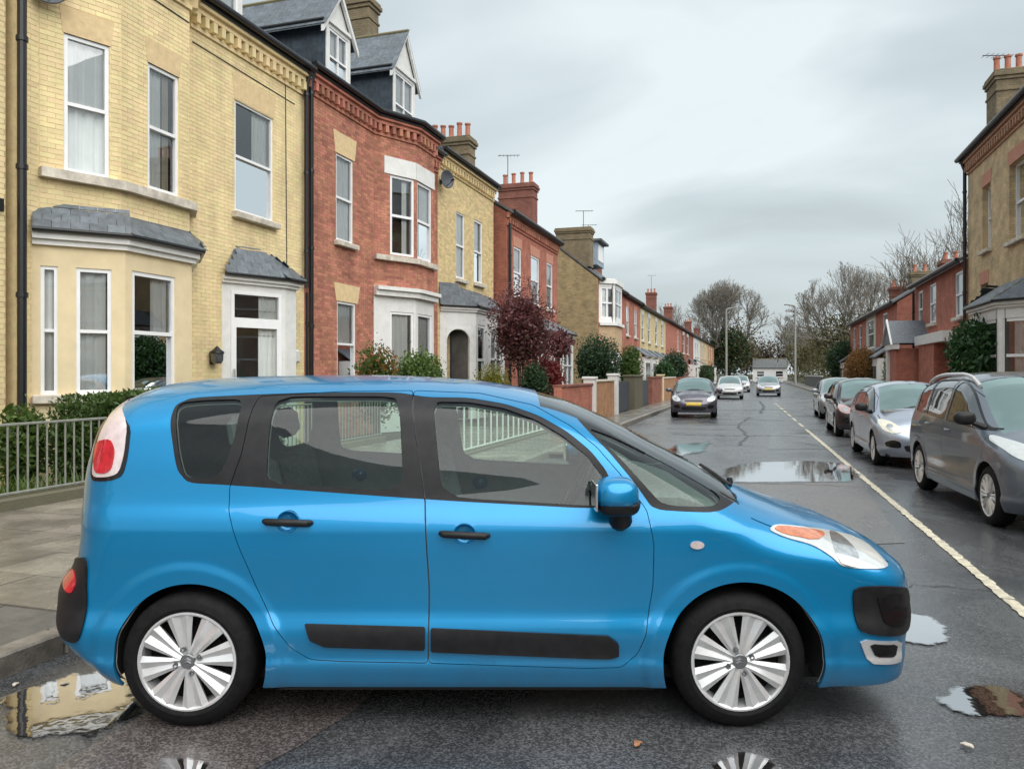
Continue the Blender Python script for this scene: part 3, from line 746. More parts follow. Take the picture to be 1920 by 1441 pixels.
def curtain(parent, sg, u0, u1, z0, z1, o, material, folds=9, amp=.018):
    n = max(8, int((u1 - u0) * 60)); V, F = [], []
    ph = rng.random() * 6
    for i in range(n + 1):
        u = u0 + (u1 - u0) * i / n; d = o + amp * math.sin(i / n * folds * 6.28 + ph) + amp * .5 * math.sin(i / n * folds * 2.3 * 6.28)
        V += [sg.P(u, d, z0), sg.P(u, d, z1)]
    F = [(2 * i, 2 * i + 2, 2 * i + 3, 2 * i + 1) for i in range(n)]
    return raw('curtain', V, F, material, parent, smooth=True)
def window(parent, sg, op, sash=True, cur='full', sill=True, fw=.07, arch=0., lod=0, meet=.5, mull=(), sillw=.14, fmat=None, o0=-.09, q=.25):
    """white framed window: frame > panes, sash rail, curtain, sill"""
    u0, u1, z0, z1 = op[:4]; fm = fmat or M_upvc; f = MB(); d0, d1 = o0, o0 + .07
    sg.bx(f, u0, u0 + fw, d0, d1, z0, z1); sg.bx(f, u1 - fw, u1, d0, d1, z0, z1); sg.bx(f, u0 + fw, u1 - fw, d0, d1, z0, z0 + fw * 1.2); sg.bx(f, u0 + fw, u1 - fw, d0, d1, z1 - fw, z1)
    for mq in mull: sg.bx(f, u0 + (u1 - u0) * mq - fw * .5, u0 + (u1 - u0) * mq + fw * .5, d0, d1, z0 + fw * 1.2, z1 - fw)
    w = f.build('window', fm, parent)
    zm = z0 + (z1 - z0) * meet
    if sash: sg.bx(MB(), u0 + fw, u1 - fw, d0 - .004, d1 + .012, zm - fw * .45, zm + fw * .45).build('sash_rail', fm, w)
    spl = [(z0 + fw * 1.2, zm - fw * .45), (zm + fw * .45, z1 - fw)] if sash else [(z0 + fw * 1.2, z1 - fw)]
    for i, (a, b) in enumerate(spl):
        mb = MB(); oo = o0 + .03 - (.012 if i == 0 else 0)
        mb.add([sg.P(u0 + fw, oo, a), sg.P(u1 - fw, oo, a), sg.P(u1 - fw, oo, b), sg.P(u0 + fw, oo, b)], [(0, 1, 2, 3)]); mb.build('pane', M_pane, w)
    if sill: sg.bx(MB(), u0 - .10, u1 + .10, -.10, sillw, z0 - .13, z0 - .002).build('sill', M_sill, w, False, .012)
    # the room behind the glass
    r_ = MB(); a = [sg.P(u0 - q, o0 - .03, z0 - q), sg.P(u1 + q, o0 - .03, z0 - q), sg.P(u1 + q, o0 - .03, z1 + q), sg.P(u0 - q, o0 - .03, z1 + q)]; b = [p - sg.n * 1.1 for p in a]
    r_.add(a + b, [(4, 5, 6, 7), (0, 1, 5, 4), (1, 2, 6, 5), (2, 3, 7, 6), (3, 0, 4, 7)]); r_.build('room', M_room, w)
    if cur and lod == 0:
        L_ = u1 - u0
        if cur == 'full': curtain(w, sg, u0 - .05, u1 + .05, z0 - .05, z1 + .05, o0 - .05, M_curtain, int(L_ * 7))
        elif cur == 'sides':
            curtain(w, sg, u0 - .05, u0 + L_ * .22, z0 - .05, z1 + .05, o0 - .05, M_curtain, 4); curtain(w, sg, u1 - L_ * .30, u1 + .05, z0 - .05, z1 + .05, o0 - .05, M_curtain, 4)
        elif cur == 'right': curtain(w, sg, u1 - L_ * .42, u1 + .05, z0 - .05, z1 + .05, o0 - .05, M_curtain, 5)
        elif cur == 'mix':
            curtain(w, sg, u0 - .05, u0 + L_ * .6, z0 - .05, z1 + .05, o0 - .05, M_curtain, 5); curtain(w, sg, u0 + L_ * .6, u0 + L_ * .82, z0 - .05, z1 + .05, o0 - .03, M_curtain2, 3)
    return w
def lintel(parent, sg, u0, u1, z0, z1, material, splay=.08, proud=.012):
    return sg.poly(MB(), [(u0, z0), (u1, z0), (u1 + splay, z1), (u0 - splay, z1)], -.02, proud).build('lintel', material, parent)
def offset_line(pts, d):
    """polyline on plan moved to its right by d"""
    P = [Vector(p) for p in pts]; out = []
    for i, p in enumerate(P):
        n_ = []
        for a, b in ((i - 1, i), (i, i + 1)):
            if 0 <= a and b < len(P): t = (P[b] - P[a]).normalized(); n_.append(Vector((t.y, -t.x)))
        m = sum(n_, Vector((0, 0))).normalized(); k = d / max(.4, m.dot(n_[0])); out.append(p + m * k)
    return out
def gutter(parent, pts, z, r=.065, off=.30):
    L_ = offset_line(pts, off); mb = MB(); mb.tube([(p.x, p.y, z) for p in L_], r, 10); g_ = mb.build('gutter', M_iron, parent, True)
    a, b = offset_line(pts, off - .06), offset_line(pts, off - .10); mb = MB()
    for i in range(len(pts) - 1):
        mb.hull([(a[i].x, a[i].y, z - .12), (a[i + 1].x, a[i + 1].y, z - .12), (a[i + 1].x, a[i + 1].y, z + .06), (a[i].x, a[i].y, z + .06)], [(b[i].x, b[i].y, z - .12), (b[i + 1].x, b[i + 1].y, z - .12), (b[i + 1].x, b[i + 1].y, z + .06), (b[i].x, b[i].y, z + .06)])
    mb.build('fascia', M_iron, parent)
    return g_
def cornice(parent, pts, z, material, sp=.235, dent=True, mat_band=None):
    """corbelled brick eaves: bands with dentils under the gutter"""
    for k, (z0, z1, o) in enumerate(((z - .12, z, .20), (z - .22, z - .12, .13), (z - .52, z - .45, .05))):
        mb = MB(); a, b = offset_line(pts, o), offset_line(pts, -.02)
        for i in range(len(pts) - 1):
            mb.hull([(a[i].x, a[i].y, z0), (a[i + 1].x, a[i + 1].y, z0), (a[i + 1].x, a[i + 1].y, z1), (a[i].x, a[i].y, z1)], [(b[i].x, b[i].y, z0), (b[i + 1].x, b[i + 1].y, z0), (b[i + 1].x, b[i + 1].y, z1), (b[i].x, b[i].y, z1)])
        mb.build('cornice', mat_band or material, parent)
    me = None
    if dent:
        for a, b in zip(pts[:-1], pts[1:]):
            sg = Seg(a, b); n = int(sg.L / sp)
            for i in range(n):
                p = sg.P(sp * (i + .5), .065, z - .335)
                if me is None: o = MB().box((0, 0, 0), (.11, .17, .20)).build('dentil', material, parent, False, .008); me = o.data
                else: o = bpy.data.objects.new('dentil', me); link(o, parent)
                o.location = p; o.rotation_euler = (0, 0, sg.ang)
def downpipe(parent, x, y, z0, z1, r=.05, elbow=None):
    mb = MB(); pts = [(x, y, z0), (x, y, z1)]
    if elbow: pts += [(x + elbow[0], y + elbow[1], z1 + .35)]
    mb.tube(pts, r, 10)
    z = z0 + .8
    while z < z1: mb.tube([(x, y, z), (x, y, z + .07)], r * 1.3, 10); z += 1.8
    return mb.build('downpipe', M_iron, parent, True)
def slope_roof(parent, pts_front, z_e, depth, pitch, material, over=.22, back=None, name='roof'):
    """front slope rising from a plan polyline's straight base, ridge, back slope"""
    (x0, y0), (x1, y1) = pts_front; sg = Seg(pts_front[0], pts_front[1]); h = depth / 2 * math.tan(pitch); th = .10
    mb = MB(); zf = z_e - over * math.tan(pitch)
    A = [(over, zf), (-depth / 2, z_e + h), (-depth - over, zf)]
    lo = [(o, z) for o, z in A]; hi = [(o, z + th) for o, z in A]
    prof = lo + hi[::-1]
    mb.hull([sg.P(-.05, o, z) for o, z in prof], [sg.P(sg.L + .05, o, z) for o, z in prof])
    r_ = mb.build(name, material, parent)
    MB().tube([sg.P(-.06, -depth / 2, z_e + h + th), sg.P(sg.L + .06, -depth / 2, z_e + h + th)], .09, 8).build('ridge', M_lead, r_)
    return r_
def gable_wall(parent, sg, z_e, pitch, material):
    """triangle above a side wall"""
    h = sg.L / 2 * math.tan(pitch); o = raw('gable', [sg.P(0, 0, z_e), sg.P(sg.L, 0, z_e), sg.P(sg.L / 2, 0, z_e + h)], [(0, 1, 2)], material, parent)
    l = o.data.uv_layers.new(name='UVMap')
    for i, q in enumerate(((0, 0), (sg.L, 0), (sg.L / 2, h))): l.data[i].uv = q
    return o
def chimney(parent, x0, x1, y0, y1, z0, z1, material, pots=4, along='x', pot_h=.5):
    mb = MB(); cx, cy, dx, dy = (x0 + x1) / 2, (y0 + y1) / 2, x1 - x0, y1 - y0
    mb.box((cx, cy, (z0 + z1) / 2), (dx, dy, z1 - z0))
    H_ = z1
    mb.box((cx, cy, H_ - .62), (dx + .07, dy + .07, .09)).box((cx, cy, H_ - .22), (dx + .10, dy + .10, .12)).box((cx, cy, H_ - .09), (dx + .20, dy + .20, .14)).box((cx, cy, H_ + .03), (dx + .12, dy + .12, .10))
    c = mb.build('chimney', material, parent, False, .012)
    for k in range(pots):
        t = (k + .5) / pots; px_, py_ = (x0 + dx * t, cy) if along == 'x' else (cx, y0 + dy * t); r_ = .12; hh = pot_h * rng.uniform(.9, 1.1)
        MB().lathe([(r_ * .9, 0), (r_ * .95, .06), (r_ * .82, .10), (r_ * .76, hh - .08), (r_ * .98, hh - .06), (r_, hh), (r_ * .7, hh), (r_ * .66, hh - .2)], 14, 'Z', (px_, py_, H_ + .07)).build('pot', M_pot, c, True)
    return c
def slates(parent, O, U, V_, w, h, material, sw=.25, sh=.17, clip=None, mesh=[None], lift=.012, seed=0):
    """rows of overlapping slates on a rectangle: origin O, unit vectors U (along) and V_ (up the slope)"""
    O, U, V_ = Vector(O), Vector(U).normalized(), Vector(V_).normalized(); N = U.cross(V_).normalized(); r_ = random.Random(seed)
    rot = Matrix((U, V_, N)).transposed().to_euler(); me = slates_me.get(material.name); k = 0; v = 0.
    while v < h - .02:
        u = -sw / 2 if k % 2 else 0.
        while u < w - .01:
            a, b = max(u, 0), min(u + sw, w)
            if b - a > .03 and (clip is None or clip((a + b) / 2, v + sh / 2)):
                p = O + U * ((a + b) / 2) + V_ * (v + sh * .5) + N * (lift + r_.uniform(0, .003))
                if me is None: o = MB().box((0, 0, 0), (1, 1, 1)).build('slate', material, parent); me = slates_me[material.name] = o.data
                else: o = bpy.data.objects.new('slate', me); link(o, parent)
                o.location = p; o.rotation_euler = rot; o.rotation_euler.rotate_axis('X', R(2.2)); o.scale = (b - a - .006, min(sh * 1.12, h - v), .008)
            u += sw
        v += sh; k += 1
slates_me = {}
def hip_roof(parent, base, top, material, name='bay_roof', sw=.24, sh=.15):
    """slate skirt between a lower and an upper polyline of 3-D points; slates laid on every face"""
    V = [Vector(p) for p in base] + [Vector(p) for p in top]; n = len(base)
    o = raw(name, V, [(i, i + 1, n + i + 1, n + i) for i in range(n - 1)], material, parent)
    for i in range(n - 1):
        b0, b1, t0, t1 = V[i], V[i + 1], V[n + i], V[n + i + 1]; U = (b1 - b0).normalized()
        nn_ = (b1 - b0).cross(t0 - b0).normalized(); Vv = nn_.cross(U).normalized()
        if Vv.z < 0: Vv = -Vv
        us = [(p - b0).dot(U) for p in (b0, b1, t1, t0)]; h = max((t0 - b0).dot(Vv), .01)
        lo, hi = min(us), max(us); w = hi - lo
        def inq(u, v, us=us, h=h, lo=lo):
            f = min(max(v / h, 0), 1); u += lo; l = us[0] + (us[3] - us[0]) * f; r_ = us[1] + (us[2] - us[1]) * f; return l - .05 < u < r_ + .05
        slates(o, b0 + U * lo, U, Vv, w, h, material, sw, sh, inq, seed=i)
        MB().tube([b1, t1], .028, 6).build('hip', M_lead, o) if i < n - 2 else None
    return o

# ---- left side, the near yellow house
def house(label, loc, cat='house', group='brick houses along the street'):
    return empty('house', loc, 0, label, cat, group)
def finish(root):
    loc = root.location.copy()
    for ch in root.children: ch.location = ch.location - loc
def facade(root, pts, z0, z1, ops, style, bricks=None, tex=None):
    """walls along a polyline; ops = one list of openings per stretch"""
    out = []
    for i, (a, b) in enumerate(zip(pts[:-1], pts[1:])):
        sg = Seg(a, b); q = ops[i] if i < len(ops) else []
        wall(root, sg, z0, z1, q, tex or MO[style])
        if bricks is not None: bricks.fill(sg, z0, z1, q)
        out.append(sg)
    return out
def shell(root, pts, x_back, z0, z1, material, near=True, far=True):
    """side and back walls behind a facade"""
    (xa, ya), (xb, yb) = pts[0], pts[-1]
    if far: wall(root, Seg((xb, yb), (x_back, yb)), z0, z1, [], material)
    wall(root, Seg((x_back, yb), (x_back, ya)), z0, z1, [], material)
    if near: wall(root, Seg((x_back, ya), (xa, ya)), z0, z1, [], material)

A = house('pale yellow brick house with cream bay window and white glazed porch', (-10, 12, 0))
Z_E = 8.55
bkA = Bricks()
lowA = [(-10, 8.24), (-10, 8.5), (-9.2, 9.4), (-9.2, 10.85), (-10, 11.7)]
upA = [(-10, 8.24), (-10, 8.6), (-9.55, 9.68), (-9.55, 11.2), (-10, 11.7), (-10, 15.5)]
opsU = [[], [(.34, .99, 4.64, 6.72)], [(.55, 1.26, 4.66, 6.75)], [], [(1.32, 2.61, 4.88, 7.15)]]
sU = facade(A, upA, 3.9, Z_E, opsU, 'yellow', bkA)
sg = Seg((-10, 11.7), (-10, 15.5)); opG = [(.95, 2.6, 0.1, 3.45)]
wall(A, sg, 0, 3.9, opG, MO['yellow']); bkA.fill(sg, 0, 3.9, opG)
# ground-floor bay in smooth cream render
opsL = [[], [(.10, .32, 1.32, 3.20), (.55, 1.02, 1.32, 3.20)], [(.14, 1.06, 1.32, 3.22)], []]
sL = []
for i, (a, b) in enumerate(zip(lowA[:-1], lowA[1:])):
    q = Seg(a, b); wall(A, q, 0, 3.62, opsL[i], M_cream if i else MO['yellow']); sL.append(q)
wall(A, sL[0], 3.62, 3.9, [], MO['yellow'])
bkA.fill(sL[0], 0, 3.9, [])
window(A, sL[1], opsL[1][0], cur='full', fw=.05, sillw=.1); window(A, sL[1], opsL[1][1], cur='full', fw=.055, sillw=.1); window(A, sL[2], opsL[2][0], cur='right', fw=.065, sillw=.1)
for q, op, cu in ((sU[1], opsU[1][0], 'full'), (sU[2], opsU[2][0], 'mix'), (sU[4], opsU[4][0], 'right')): window(A, q, op, cur=cu, sill=q is sU[4], fw=.06)
lintel(A, sU[4], 1.30, 2.63, 7.15, 7.62, mat('lintel_buff', (.70, .53, .30), .85, var=.1, vscale=8, bump=.2), .06)
lintel(A, sU[2], .53, 1.28, 6.75, 7.15, MATS['lintel_buff'], .05); lintel(A, sU[1], .32, 1.01, 6.72, 7.12, MATS['lintel_buff'], .05)
# long stone sill round the upper bay
a, b = offset_line(upA[1:5], .13), offset_line(upA[1:5], -.05); mb = MB()
for i in range(3):
    mb.hull([(a[i].x, a[i].y, 4.50), (a[i + 1].x, a[i + 1].y, 4.50), (a[i + 1].x, a[i + 1].y, 4.64), (a[i].x, a[i].y, 4.64)], [(b[i].x, b[i].y, 4.50), (b[i + 1].x, b[i + 1].y, 4.50), (b[i + 1].x, b[i + 1].y, 4.64), (b[i].x, b[i].y, 4.64)])
mb.build('bay_sill', M_sill, A)
# bay cornice and slate skirt
def bay_top(root, pts, z0, z1, proud, top_pts, zr, slate=True):
    for k, (za, zb, o) in enumerate(((z0, z0 + (z1 - z0) * .45, proud * .55), (z0 + (z1 - z0) * .45, z1, proud))):
        a, b = offset_line(pts, o), offset_line(pts, -.03); mb = MB()
        for i in range(len(pts) - 1):
            mb.hull([(a[i].x, a[i].y, za), (a[i + 1].x, a[i + 1].y, za), (a[i + 1].x, a[i + 1].y, zb), (a[i].x, a[i].y, zb)], [(b[i].x, b[i].y, za), (b[i + 1].x, b[i + 1].y, za), (b[i + 1].x, b[i + 1].y, zb), (b[i].x, b[i].y, zb)])
        mb.build('bay_cornice', M_whitepaint, root)
    g_ = offset_line(pts, proud + .05)
    MB().tube([(p.x, p.y, z1 + .03) for p in g_], .042, 8).build('bay_gutter', M_iron, root, True)
    e_ = offset_line(pts, proud + .07)
    return hip_roof(root, [(p.x, p.y, z1 + .05) for p in e_], [(x, y, zr) for x, y in top_pts], M_slate)
bay_top(A, lowA[1:], 3.50, 3.68, .13, [(-10, 8.75), (-9.56, 9.68), (-9.56, 11.2), (-10, 11.55)], 4.12)
# porch: white frame canted towards the street corner, glazed door
pw = [(-10, 12.62), (-9.45, 13.95), (-9.45, 14.35), (-10, 14.75)]
sP = [Seg(a, b) for a, b in zip(pw[:-1], pw[1:])]
wall(A, sP[0], .1, 3.42, [(.20, 1.34, .1, 3.28)], M_whitepaint, 'porch_wall', .05); wall(A, sP[1], .1, 3.42, [], M_whitepaint, 'porch_wall'); wall(A, sP[2], .1, 3.42, [], M_whitepaint, 'porch_wall')
window(A, sP[0], (.20, 1.34, 2.66, 3.28), sash=False, cur='right', sill=False, fw=.07, o0=-.05)
dr = window(A, sP[0], (.20, 1.34, .12, 2.66), sash=False, cur='right', sill=False, fw=.11, o0=-.05); dr.name = 'door'
mb = MB(); sP[0].bx(mb, .235, .255, .02, .08, 1.50, 1.72); mb.build('handle', M_chrome, dr)
bay_top(A, pw, 3.42, 3.56, .12, [(-10, 13.0), (-9.95, 13.5), (-9.95, 14.2), (-10, 14.4)], 4.14)
downpipe(A, -9.42, 14.72, .1, 3.4, .035)
cornice(A, upA[1:], Z_E, BR['yellow'])
_o = offset_line(upA, .27); MB().add([(p.x, p.y, Z_E + .004) for p in _o] + [(-10.02, p.y, Z_E + .004) for p in _o[::-1]], [(i, i + 1, 2 * len(_o) - 2 - i, 2 * len(_o) - 1 - i) for i in range(len(_o) - 1)]).build('soffit', M_iron, A)
gutter(A, upA[1:], Z_E + .07); slope_roof(A, [(-10, 8.24), (-10, 15.5)], Z_E + .12, 8.5, R(30), M_rooft, .12)
shell(A, upA, -18, 0, Z_E, MO['yellow'])
downpipe(A, -9.86, 8.22, .1, Z_E, .06); downpipe(A, -9.88, 15.42, 3.6, Z_E - .3, .05, (.12, 0))
mb = MB(); mb.tube([sU[4].P(.1, .012, 7.78), sU[4].P(3.4, .012, 7.72)], .012, 5).tube([sU[4].P(3.05, .012, 8.1), sU[4].P(3.1, .012, 3.9)], .012, 5); mb.tube([sU[1].P(.2, .012, 7.9), sU[1].P(1.15, .012, 7.86)], .012, 5).tube([sU[2].P(0.02, .012, 7.86), sU[2].P(1.5, .012, 7.8)], .012, 5).build('wall_cable', M_iron, A)
bkA.build(A, 'yellow')

def dormer(root, x, y0, y1, zb, zh, zp, depth=3.4, ov=.28, seed=0, slate=True, curtains=True):
    """gabled roof window: front > panes, slates, barge boards"""
    ym = (y0 + y1) / 2; sg = Seg((x, y0), (x, y1)); W_ = y1 - y0
    f = MB(); pw_ = .13
    sg.bx(f, 0, pw_, -.10, 0, zb, zh); sg.bx(f, W_ - pw_, W_, -.10, 0, zb, zh); sg.bx(f, pw_, W_ - pw_, -.10, 0, zh - .12, zh); sg.bx(f, pw_, W_ - pw_, -.10, 0, zb, zb + .1)
    d = f.build('dormer', M_whitepaint, root)
    w = window(root, sg, (pw_, W_ - pw_, zb + .1, zh - .12), cur='full' if curtains else None, sill=False, fw=.06, mull=(.5,), o0=-.09, q=-.02); 
    # gable triangle, set-back panel and barge boards
    sg.poly(MB(), [(0, zh), (W_, zh), (W_ / 2, zp - .12)], -.10, -.02).build('gable_panel', M_whitepaint, d)
    tr = MB()
    for s_ in (-1, 1):
        a, b = (W_ / 2, zp), (W_ / 2 + s_ * (W_ / 2 + ov), zh - ov * (zp - zh) / (W_ / 2) * .55)
        sg.poly(tr, [a, b, (b[0], b[1] - .16), (a[0], a[1] - .16)], .02, .10)
    tr.build('barge_board', M_whitepaint, d)
    sg.bx(MB(), .0, W_, .0, .06, zh - .02, zh + .07).build('gable_rail', M_whitepaint, d)
    # cheeks
    for y, s_ in ((y0, -1), (y1, 1)):
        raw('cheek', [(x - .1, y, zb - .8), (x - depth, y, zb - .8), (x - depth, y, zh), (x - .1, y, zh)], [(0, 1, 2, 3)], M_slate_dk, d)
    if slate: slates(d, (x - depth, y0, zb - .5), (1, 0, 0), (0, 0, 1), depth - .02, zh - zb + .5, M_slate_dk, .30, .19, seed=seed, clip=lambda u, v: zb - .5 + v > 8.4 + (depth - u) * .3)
    # roof: two planes with slates
    for s_ in (-1, 1):
        e_ = Vector((x + .10, ym + s_ * (W_ / 2 + ov), zh - ov * (zp - zh) / (W_ / 2) * .55)); r0 = Vector((x + .10, ym, zp))
        b = Vector((-depth - .1, 0, 0)); up = Vector((0, 0, .04)); mb = MB()
        mb.hull([e_, r0, r0 + up, e_ + up], [e_ + b, r0 + b, r0 + b + up, e_ + b + up]); mb.build('roof', M_slate, d)
        if s_ < 0 and slate: slates(d, e_ + b + up, (1, 0, 0), r0 - e_, depth + .18, (r0 - e_).length, M_slate, .30, .2, seed=seed + 1)
    MB().tube([(x + .12, ym, zp + .05), (x - depth, ym, zp + .05)], .06, 8).build('ridge', M_lead, d)
    MB().tube([(x + .06, y0 - ov * .8, zh - .08), (x - depth, y0 - ov * .8, zh - .08)], .05, 8).build('gutter', M_iron, d)
    return d
dormer(A, -10.25, 12.15, 13.6, 8.75, 10.4, 11.3, seed=3, slate=False)
finish(A)

# ---- red house with a two-storey bay
B_ = house('red brick house with white two-storey bay and slate-hung dormers', (-10, 19.4, 0)); bk = Bricks(); ZB = 8.7
main = [(-10, 15.5), (-10, 18.9)]; bay = [(-10, 18.9), (-9.35, 20.2), (-9.35, 21.5), (-10, 22.3)]; rest = [(-10, 22.3), (-10, 23.3)]
opm = [(1.42, 2.27, 4.95, 7.14), (1.47, 2.40, 1.30, 3.45)]
s0 = Seg(*main); wall(B_, s0, 0, ZB, opm, MO['red']); bk.fill(s0, 0, ZB, opm)
for i, op in enumerate(opm): window(B_, s0, op, cur='full', fw=.06, sill=True)
M_buffl = MATS['lintel_buff']
lintel(B_, s0, 1.38, 2.34, 7.14, 7.68, M_buffl, .10); lintel(B_, s0, 1.43, 2.50, 3.45, 3.90, M_buffl, .12)
sb = [Seg(a, b) for a, b in zip(bay[:-1], bay[1:])]
opb = [[(.55, 1.40, 4.92, 7.18)], [(.10, 1.12, 4.92, 7.18)], []]
for i, q in enumerate(sb):
    wall(B_, q, 4.05, ZB, opb[i], MO['red']); bk.fill(q, 4.05, ZB, opb[i])
    wall(B_, q, 0, 4.05, [[(.55, 1.38, 1.3, 3.36)], [(.14, 1.14, 1.3, 3.36)], []][i], M_whitepaint)
window(B_, sb[0], opb[0][0], cur='right', fw=.08, sill=False); window(B_, sb[1], opb[1][0], cur='full', fw=.08, sill=False)
window(B_, sb[0], (.55, 1.38, 1.3, 3.36), sash=False, cur='full', fw=.07, sill=False); window(B_, sb[1], (.14, 1.14, 1.3, 3.36), sash=False, cur='full', fw=.07, sill=False)
lintel(B_, sb[0], .34, 1.44, 7.18, 7.66, M_whitepaint, .0, .03); lintel(B_, sb[1], .0, 1.30, 7.18, 7.66, M_whitepaint, .0, .03)
def band(root, pts, z0, z1, o, material, name):
    a, b = offset_line(pts, o), offset_line(pts, -.04); mb = MB()
    for i in range(len(pts) - 1):
        mb.hull([(a[i].x, a[i].y, z0), (a[i + 1].x, a[i + 1].y, z0), (a[i + 1].x, a[i + 1].y, z1), (a[i].x, a[i].y, z1)], [(b[i].x, b[i].y, z0), (b[i + 1].x, b[i + 1].y, z0), (b[i + 1].x, b[i + 1].y, z1), (b[i].x, b[i].y, z1)])
    return mb.build(name, material, root)
band(B_, bay, 4.76, 4.90, .14, M_sill, 'bay_sill'); band(B_, bay, 3.78, 3.93, .14, M_whitepaint, 'bay_cornice'); band(B_, bay, 3.93, 4.03, .22, M_whitepaint, 'bay_cornice')
sr = Seg(*rest); wall(B_, sr, 0, ZB, [], MO['red']); bk.fill(sr, 0, ZB, [])
lineB = [main[0]] + bay + [rest[1]]
cornice(B_, lineB, ZB, BR['red'], .24); gutter(B_, lineB, ZB + .07)
slope_roof(B_, [(-10, 15.5), (-10, 23.3)], ZB + .12, 8.5, R(30), M_rooft, .12); shell(B_, lineB, -18, 0, ZB, MO['red'], near=False)
MB().add([(-10, 15.5, ZB), (-9.75, 15.5, ZB), (-9.75, 18.8, ZB), (-9.1, 20.1, ZB), (-9.1, 21.6, ZB), (-9.75, 22.4, ZB), (-9.75, 23.3, ZB), (-10, 23.3, ZB)], [tuple(range(8))]).build('soffit', M_iron, B_)
dormer(B_, -10.3, 16.97, 18.16, 8.85, 10.5, 11.45, seed=11); dormer(B_, -10.55, 21.2, 22.75, 8.85, 11.0, 12.3, depth=3.0, seed=21)
chimney(B_, -13.4, -12.3, 22.9, 23.6, 9.5, 14.1, M_stackt, 0)
downpipe(B_, -9.88, 15.62, .1, ZB - .3, .055, (.12, 0))
bk.build(B_, 'red'); finish(B_)

# ---- narrower yellow house with the white arched porch
C_ = house('buff yellow brick house with slate lean-to roof over white arched porch', (-10, 26, 0)); bk = Bricks(); ZC = 8.95
s0 = Seg((-10, 23.3), (-10, 28.9)); opc = [(1.62, 2.45, 4.95, 7.30), (3.40, 4.30, 5.0, 7.35)]
wall(C_, s0, 0, ZC, opc, MO['buff']); bk.fill(s0, 0, ZC, opc)
for op in opc: window(C_, s0, op, cur='full', fw=.07)
cornice(C_, [(-10, 23.3), (-10, 28.9)], ZC, BR['buff'], .26); gutter(C_, [(-10, 23.3), (-10, 28.9)], ZC + .07)
slope_roof(C_, [(-10, 23.3), (-10, 28.9)], ZC + .12, 8.5, R(30), M_rooft, .12); shell(C_, [(-10, 23.3), (-10, 28.9)], -18, 0, ZC, MO['buff'], near=False)
MB().box((-9.9, 26.1, ZC + .0), (.3, 5.6, .02)).build('soffit', M_iron, C_)
chimney(C_, -12.5, -10.75, 28.1, 28.85, 8.9, 10.85, M_stackt, 5, 'x', .62)
pl = [(-10, 23.5), (-9.1, 24.5), (-9.1, 27.6), (-10, 28.4)]; sp = [Seg(a, b) for a, b in zip(pl[:-1], pl[1:])]
wall(C_, sp[0], .1, 3.7, [(.25, 1.10, .1, 3.1)], M_whitepaint, 'porch_wall'); wall(C_, sp[1], .1, 3.7, [(.15, .95, .9, 3.3), (1.5, 2.8, 1.0, 3.3)], M_whitepaint, 'porch_wall'); wall(C_, sp[2], .1, 3.7, [], M_whitepaint, 'porch_wall')
window(C_, sp[1], (.15, .95, .9, 3.3), cur=None, fw=.1, sill=False); window(C_, sp[1], (1.5, 2.8, 1.0, 3.3), cur='full', fw=.08, sill=False, mull=(.5,))
arc = [(.25 + .425 - .425 * math.cos(t), 2.72 + .40 * math.sin(t)) for t in np.linspace(0, math.pi, 14)]
sp[0].poly(MB(), [(.22, 3.16), (.22, 2.7)] + arc[:7] + [(.675, 3.16)], -.08, .02).build('porch_arch', M_whitepaint, C_); sp[0].poly(MB(), arc[6:] + [(1.13, 2.7), (1.13, 3.16), (.675, 3.16)], -.08, .02).build('porch_arch', M_whitepaint, C_)
do = MB(); sp[0].bx(do, .22, 1.13, -.62, -.56, .1, 3.1); do.build('door', M_door, C_)
bay_top(C_, pl, 3.70, 3.86, .12, [(-10, 23.4), (-9.98, 24.3), (-9.98, 27.4), (-10, 28.6)], 4.62)
bk.build(C_, 'buff', 200); finish(C_)

# ---- red house standing a little forward
D_ = house('deep red brick house standing forward with dark eaves and tall chimney', (-9.5, 33, 0)); ZD = 8.05
lineD = [(-9.5, 29.05), (-9.5, 37.2)]; s0 = Seg(*lineD); opd = [(.95, 2.0, 4.75, 6.85), (3.45, 4.8, 4.7, 6.85), (6.1, 7.2, 4.7, 6.9)]
wall(D_, s0, 0, ZD, opd, BT['red']); sdn = Seg((-17, 29.05), (-9.5, 29.05)); wall(D_, sdn, 0, ZD, [], BT['darkred']); gable_wall(D_, sdn, ZD, R(32), BT['darkred'])
wall(D_, Seg((-9.5, 37.2), (-17, 37.2)), 0, ZD, [], BT['red']); wall(D_, Seg((-17, 37.2), (-17, 29.05)), 0, ZD, [], BT['red'])
for op in opd: window(D_, s0, op, cur='full', fw=.08); lintel(D_, s0, op[0] - .05, op[1] + .05, op[3], op[3] + .42, mat('lintel_pink', (.55, .26, .18), .85, var=.1), .06)
slope_roof(D_, lineD, ZD + .1, 7.5, R(32), M_rooft, .30); gutter(D_, lineD, ZD + .02, .07, .34); cornice(D_, lineD, ZD, BR['red'], .3)
chimney(D_, -12.3, -10.5, 36.3, 37.1, 8.5, 10.95, M_stackr, 4, 'x', .62); downpipe(D_, -9.4, 29.2, .1, ZD - .3, .06)
pb = [(-9.5, 33.6), (-8.5, 34.4), (-8.5, 36.4), (-9.5, 37.1)]; q = [Seg(a, b) for a, b in zip(pb[:-1], pb[1:])]
for i, s_ in enumerate(q):
    op = [(.15, s_.L - .15, 1.0, 3.0)] if i < 2 else []; wall(D_, s_, .1, 3.4, op, M_whitepaint, 'bay_wall')
    for o_ in op: window(D_, s_, o_, cur='full', fw=.07, sill=False, mull=(.5,))
bay_top(D_, pb, 3.3, 3.45, .12, [(-9.5, 34.), (-9.48, 34.6), (-9.48, 36.2), (-9.5, 36.8)], 4.1)
finish(D_)

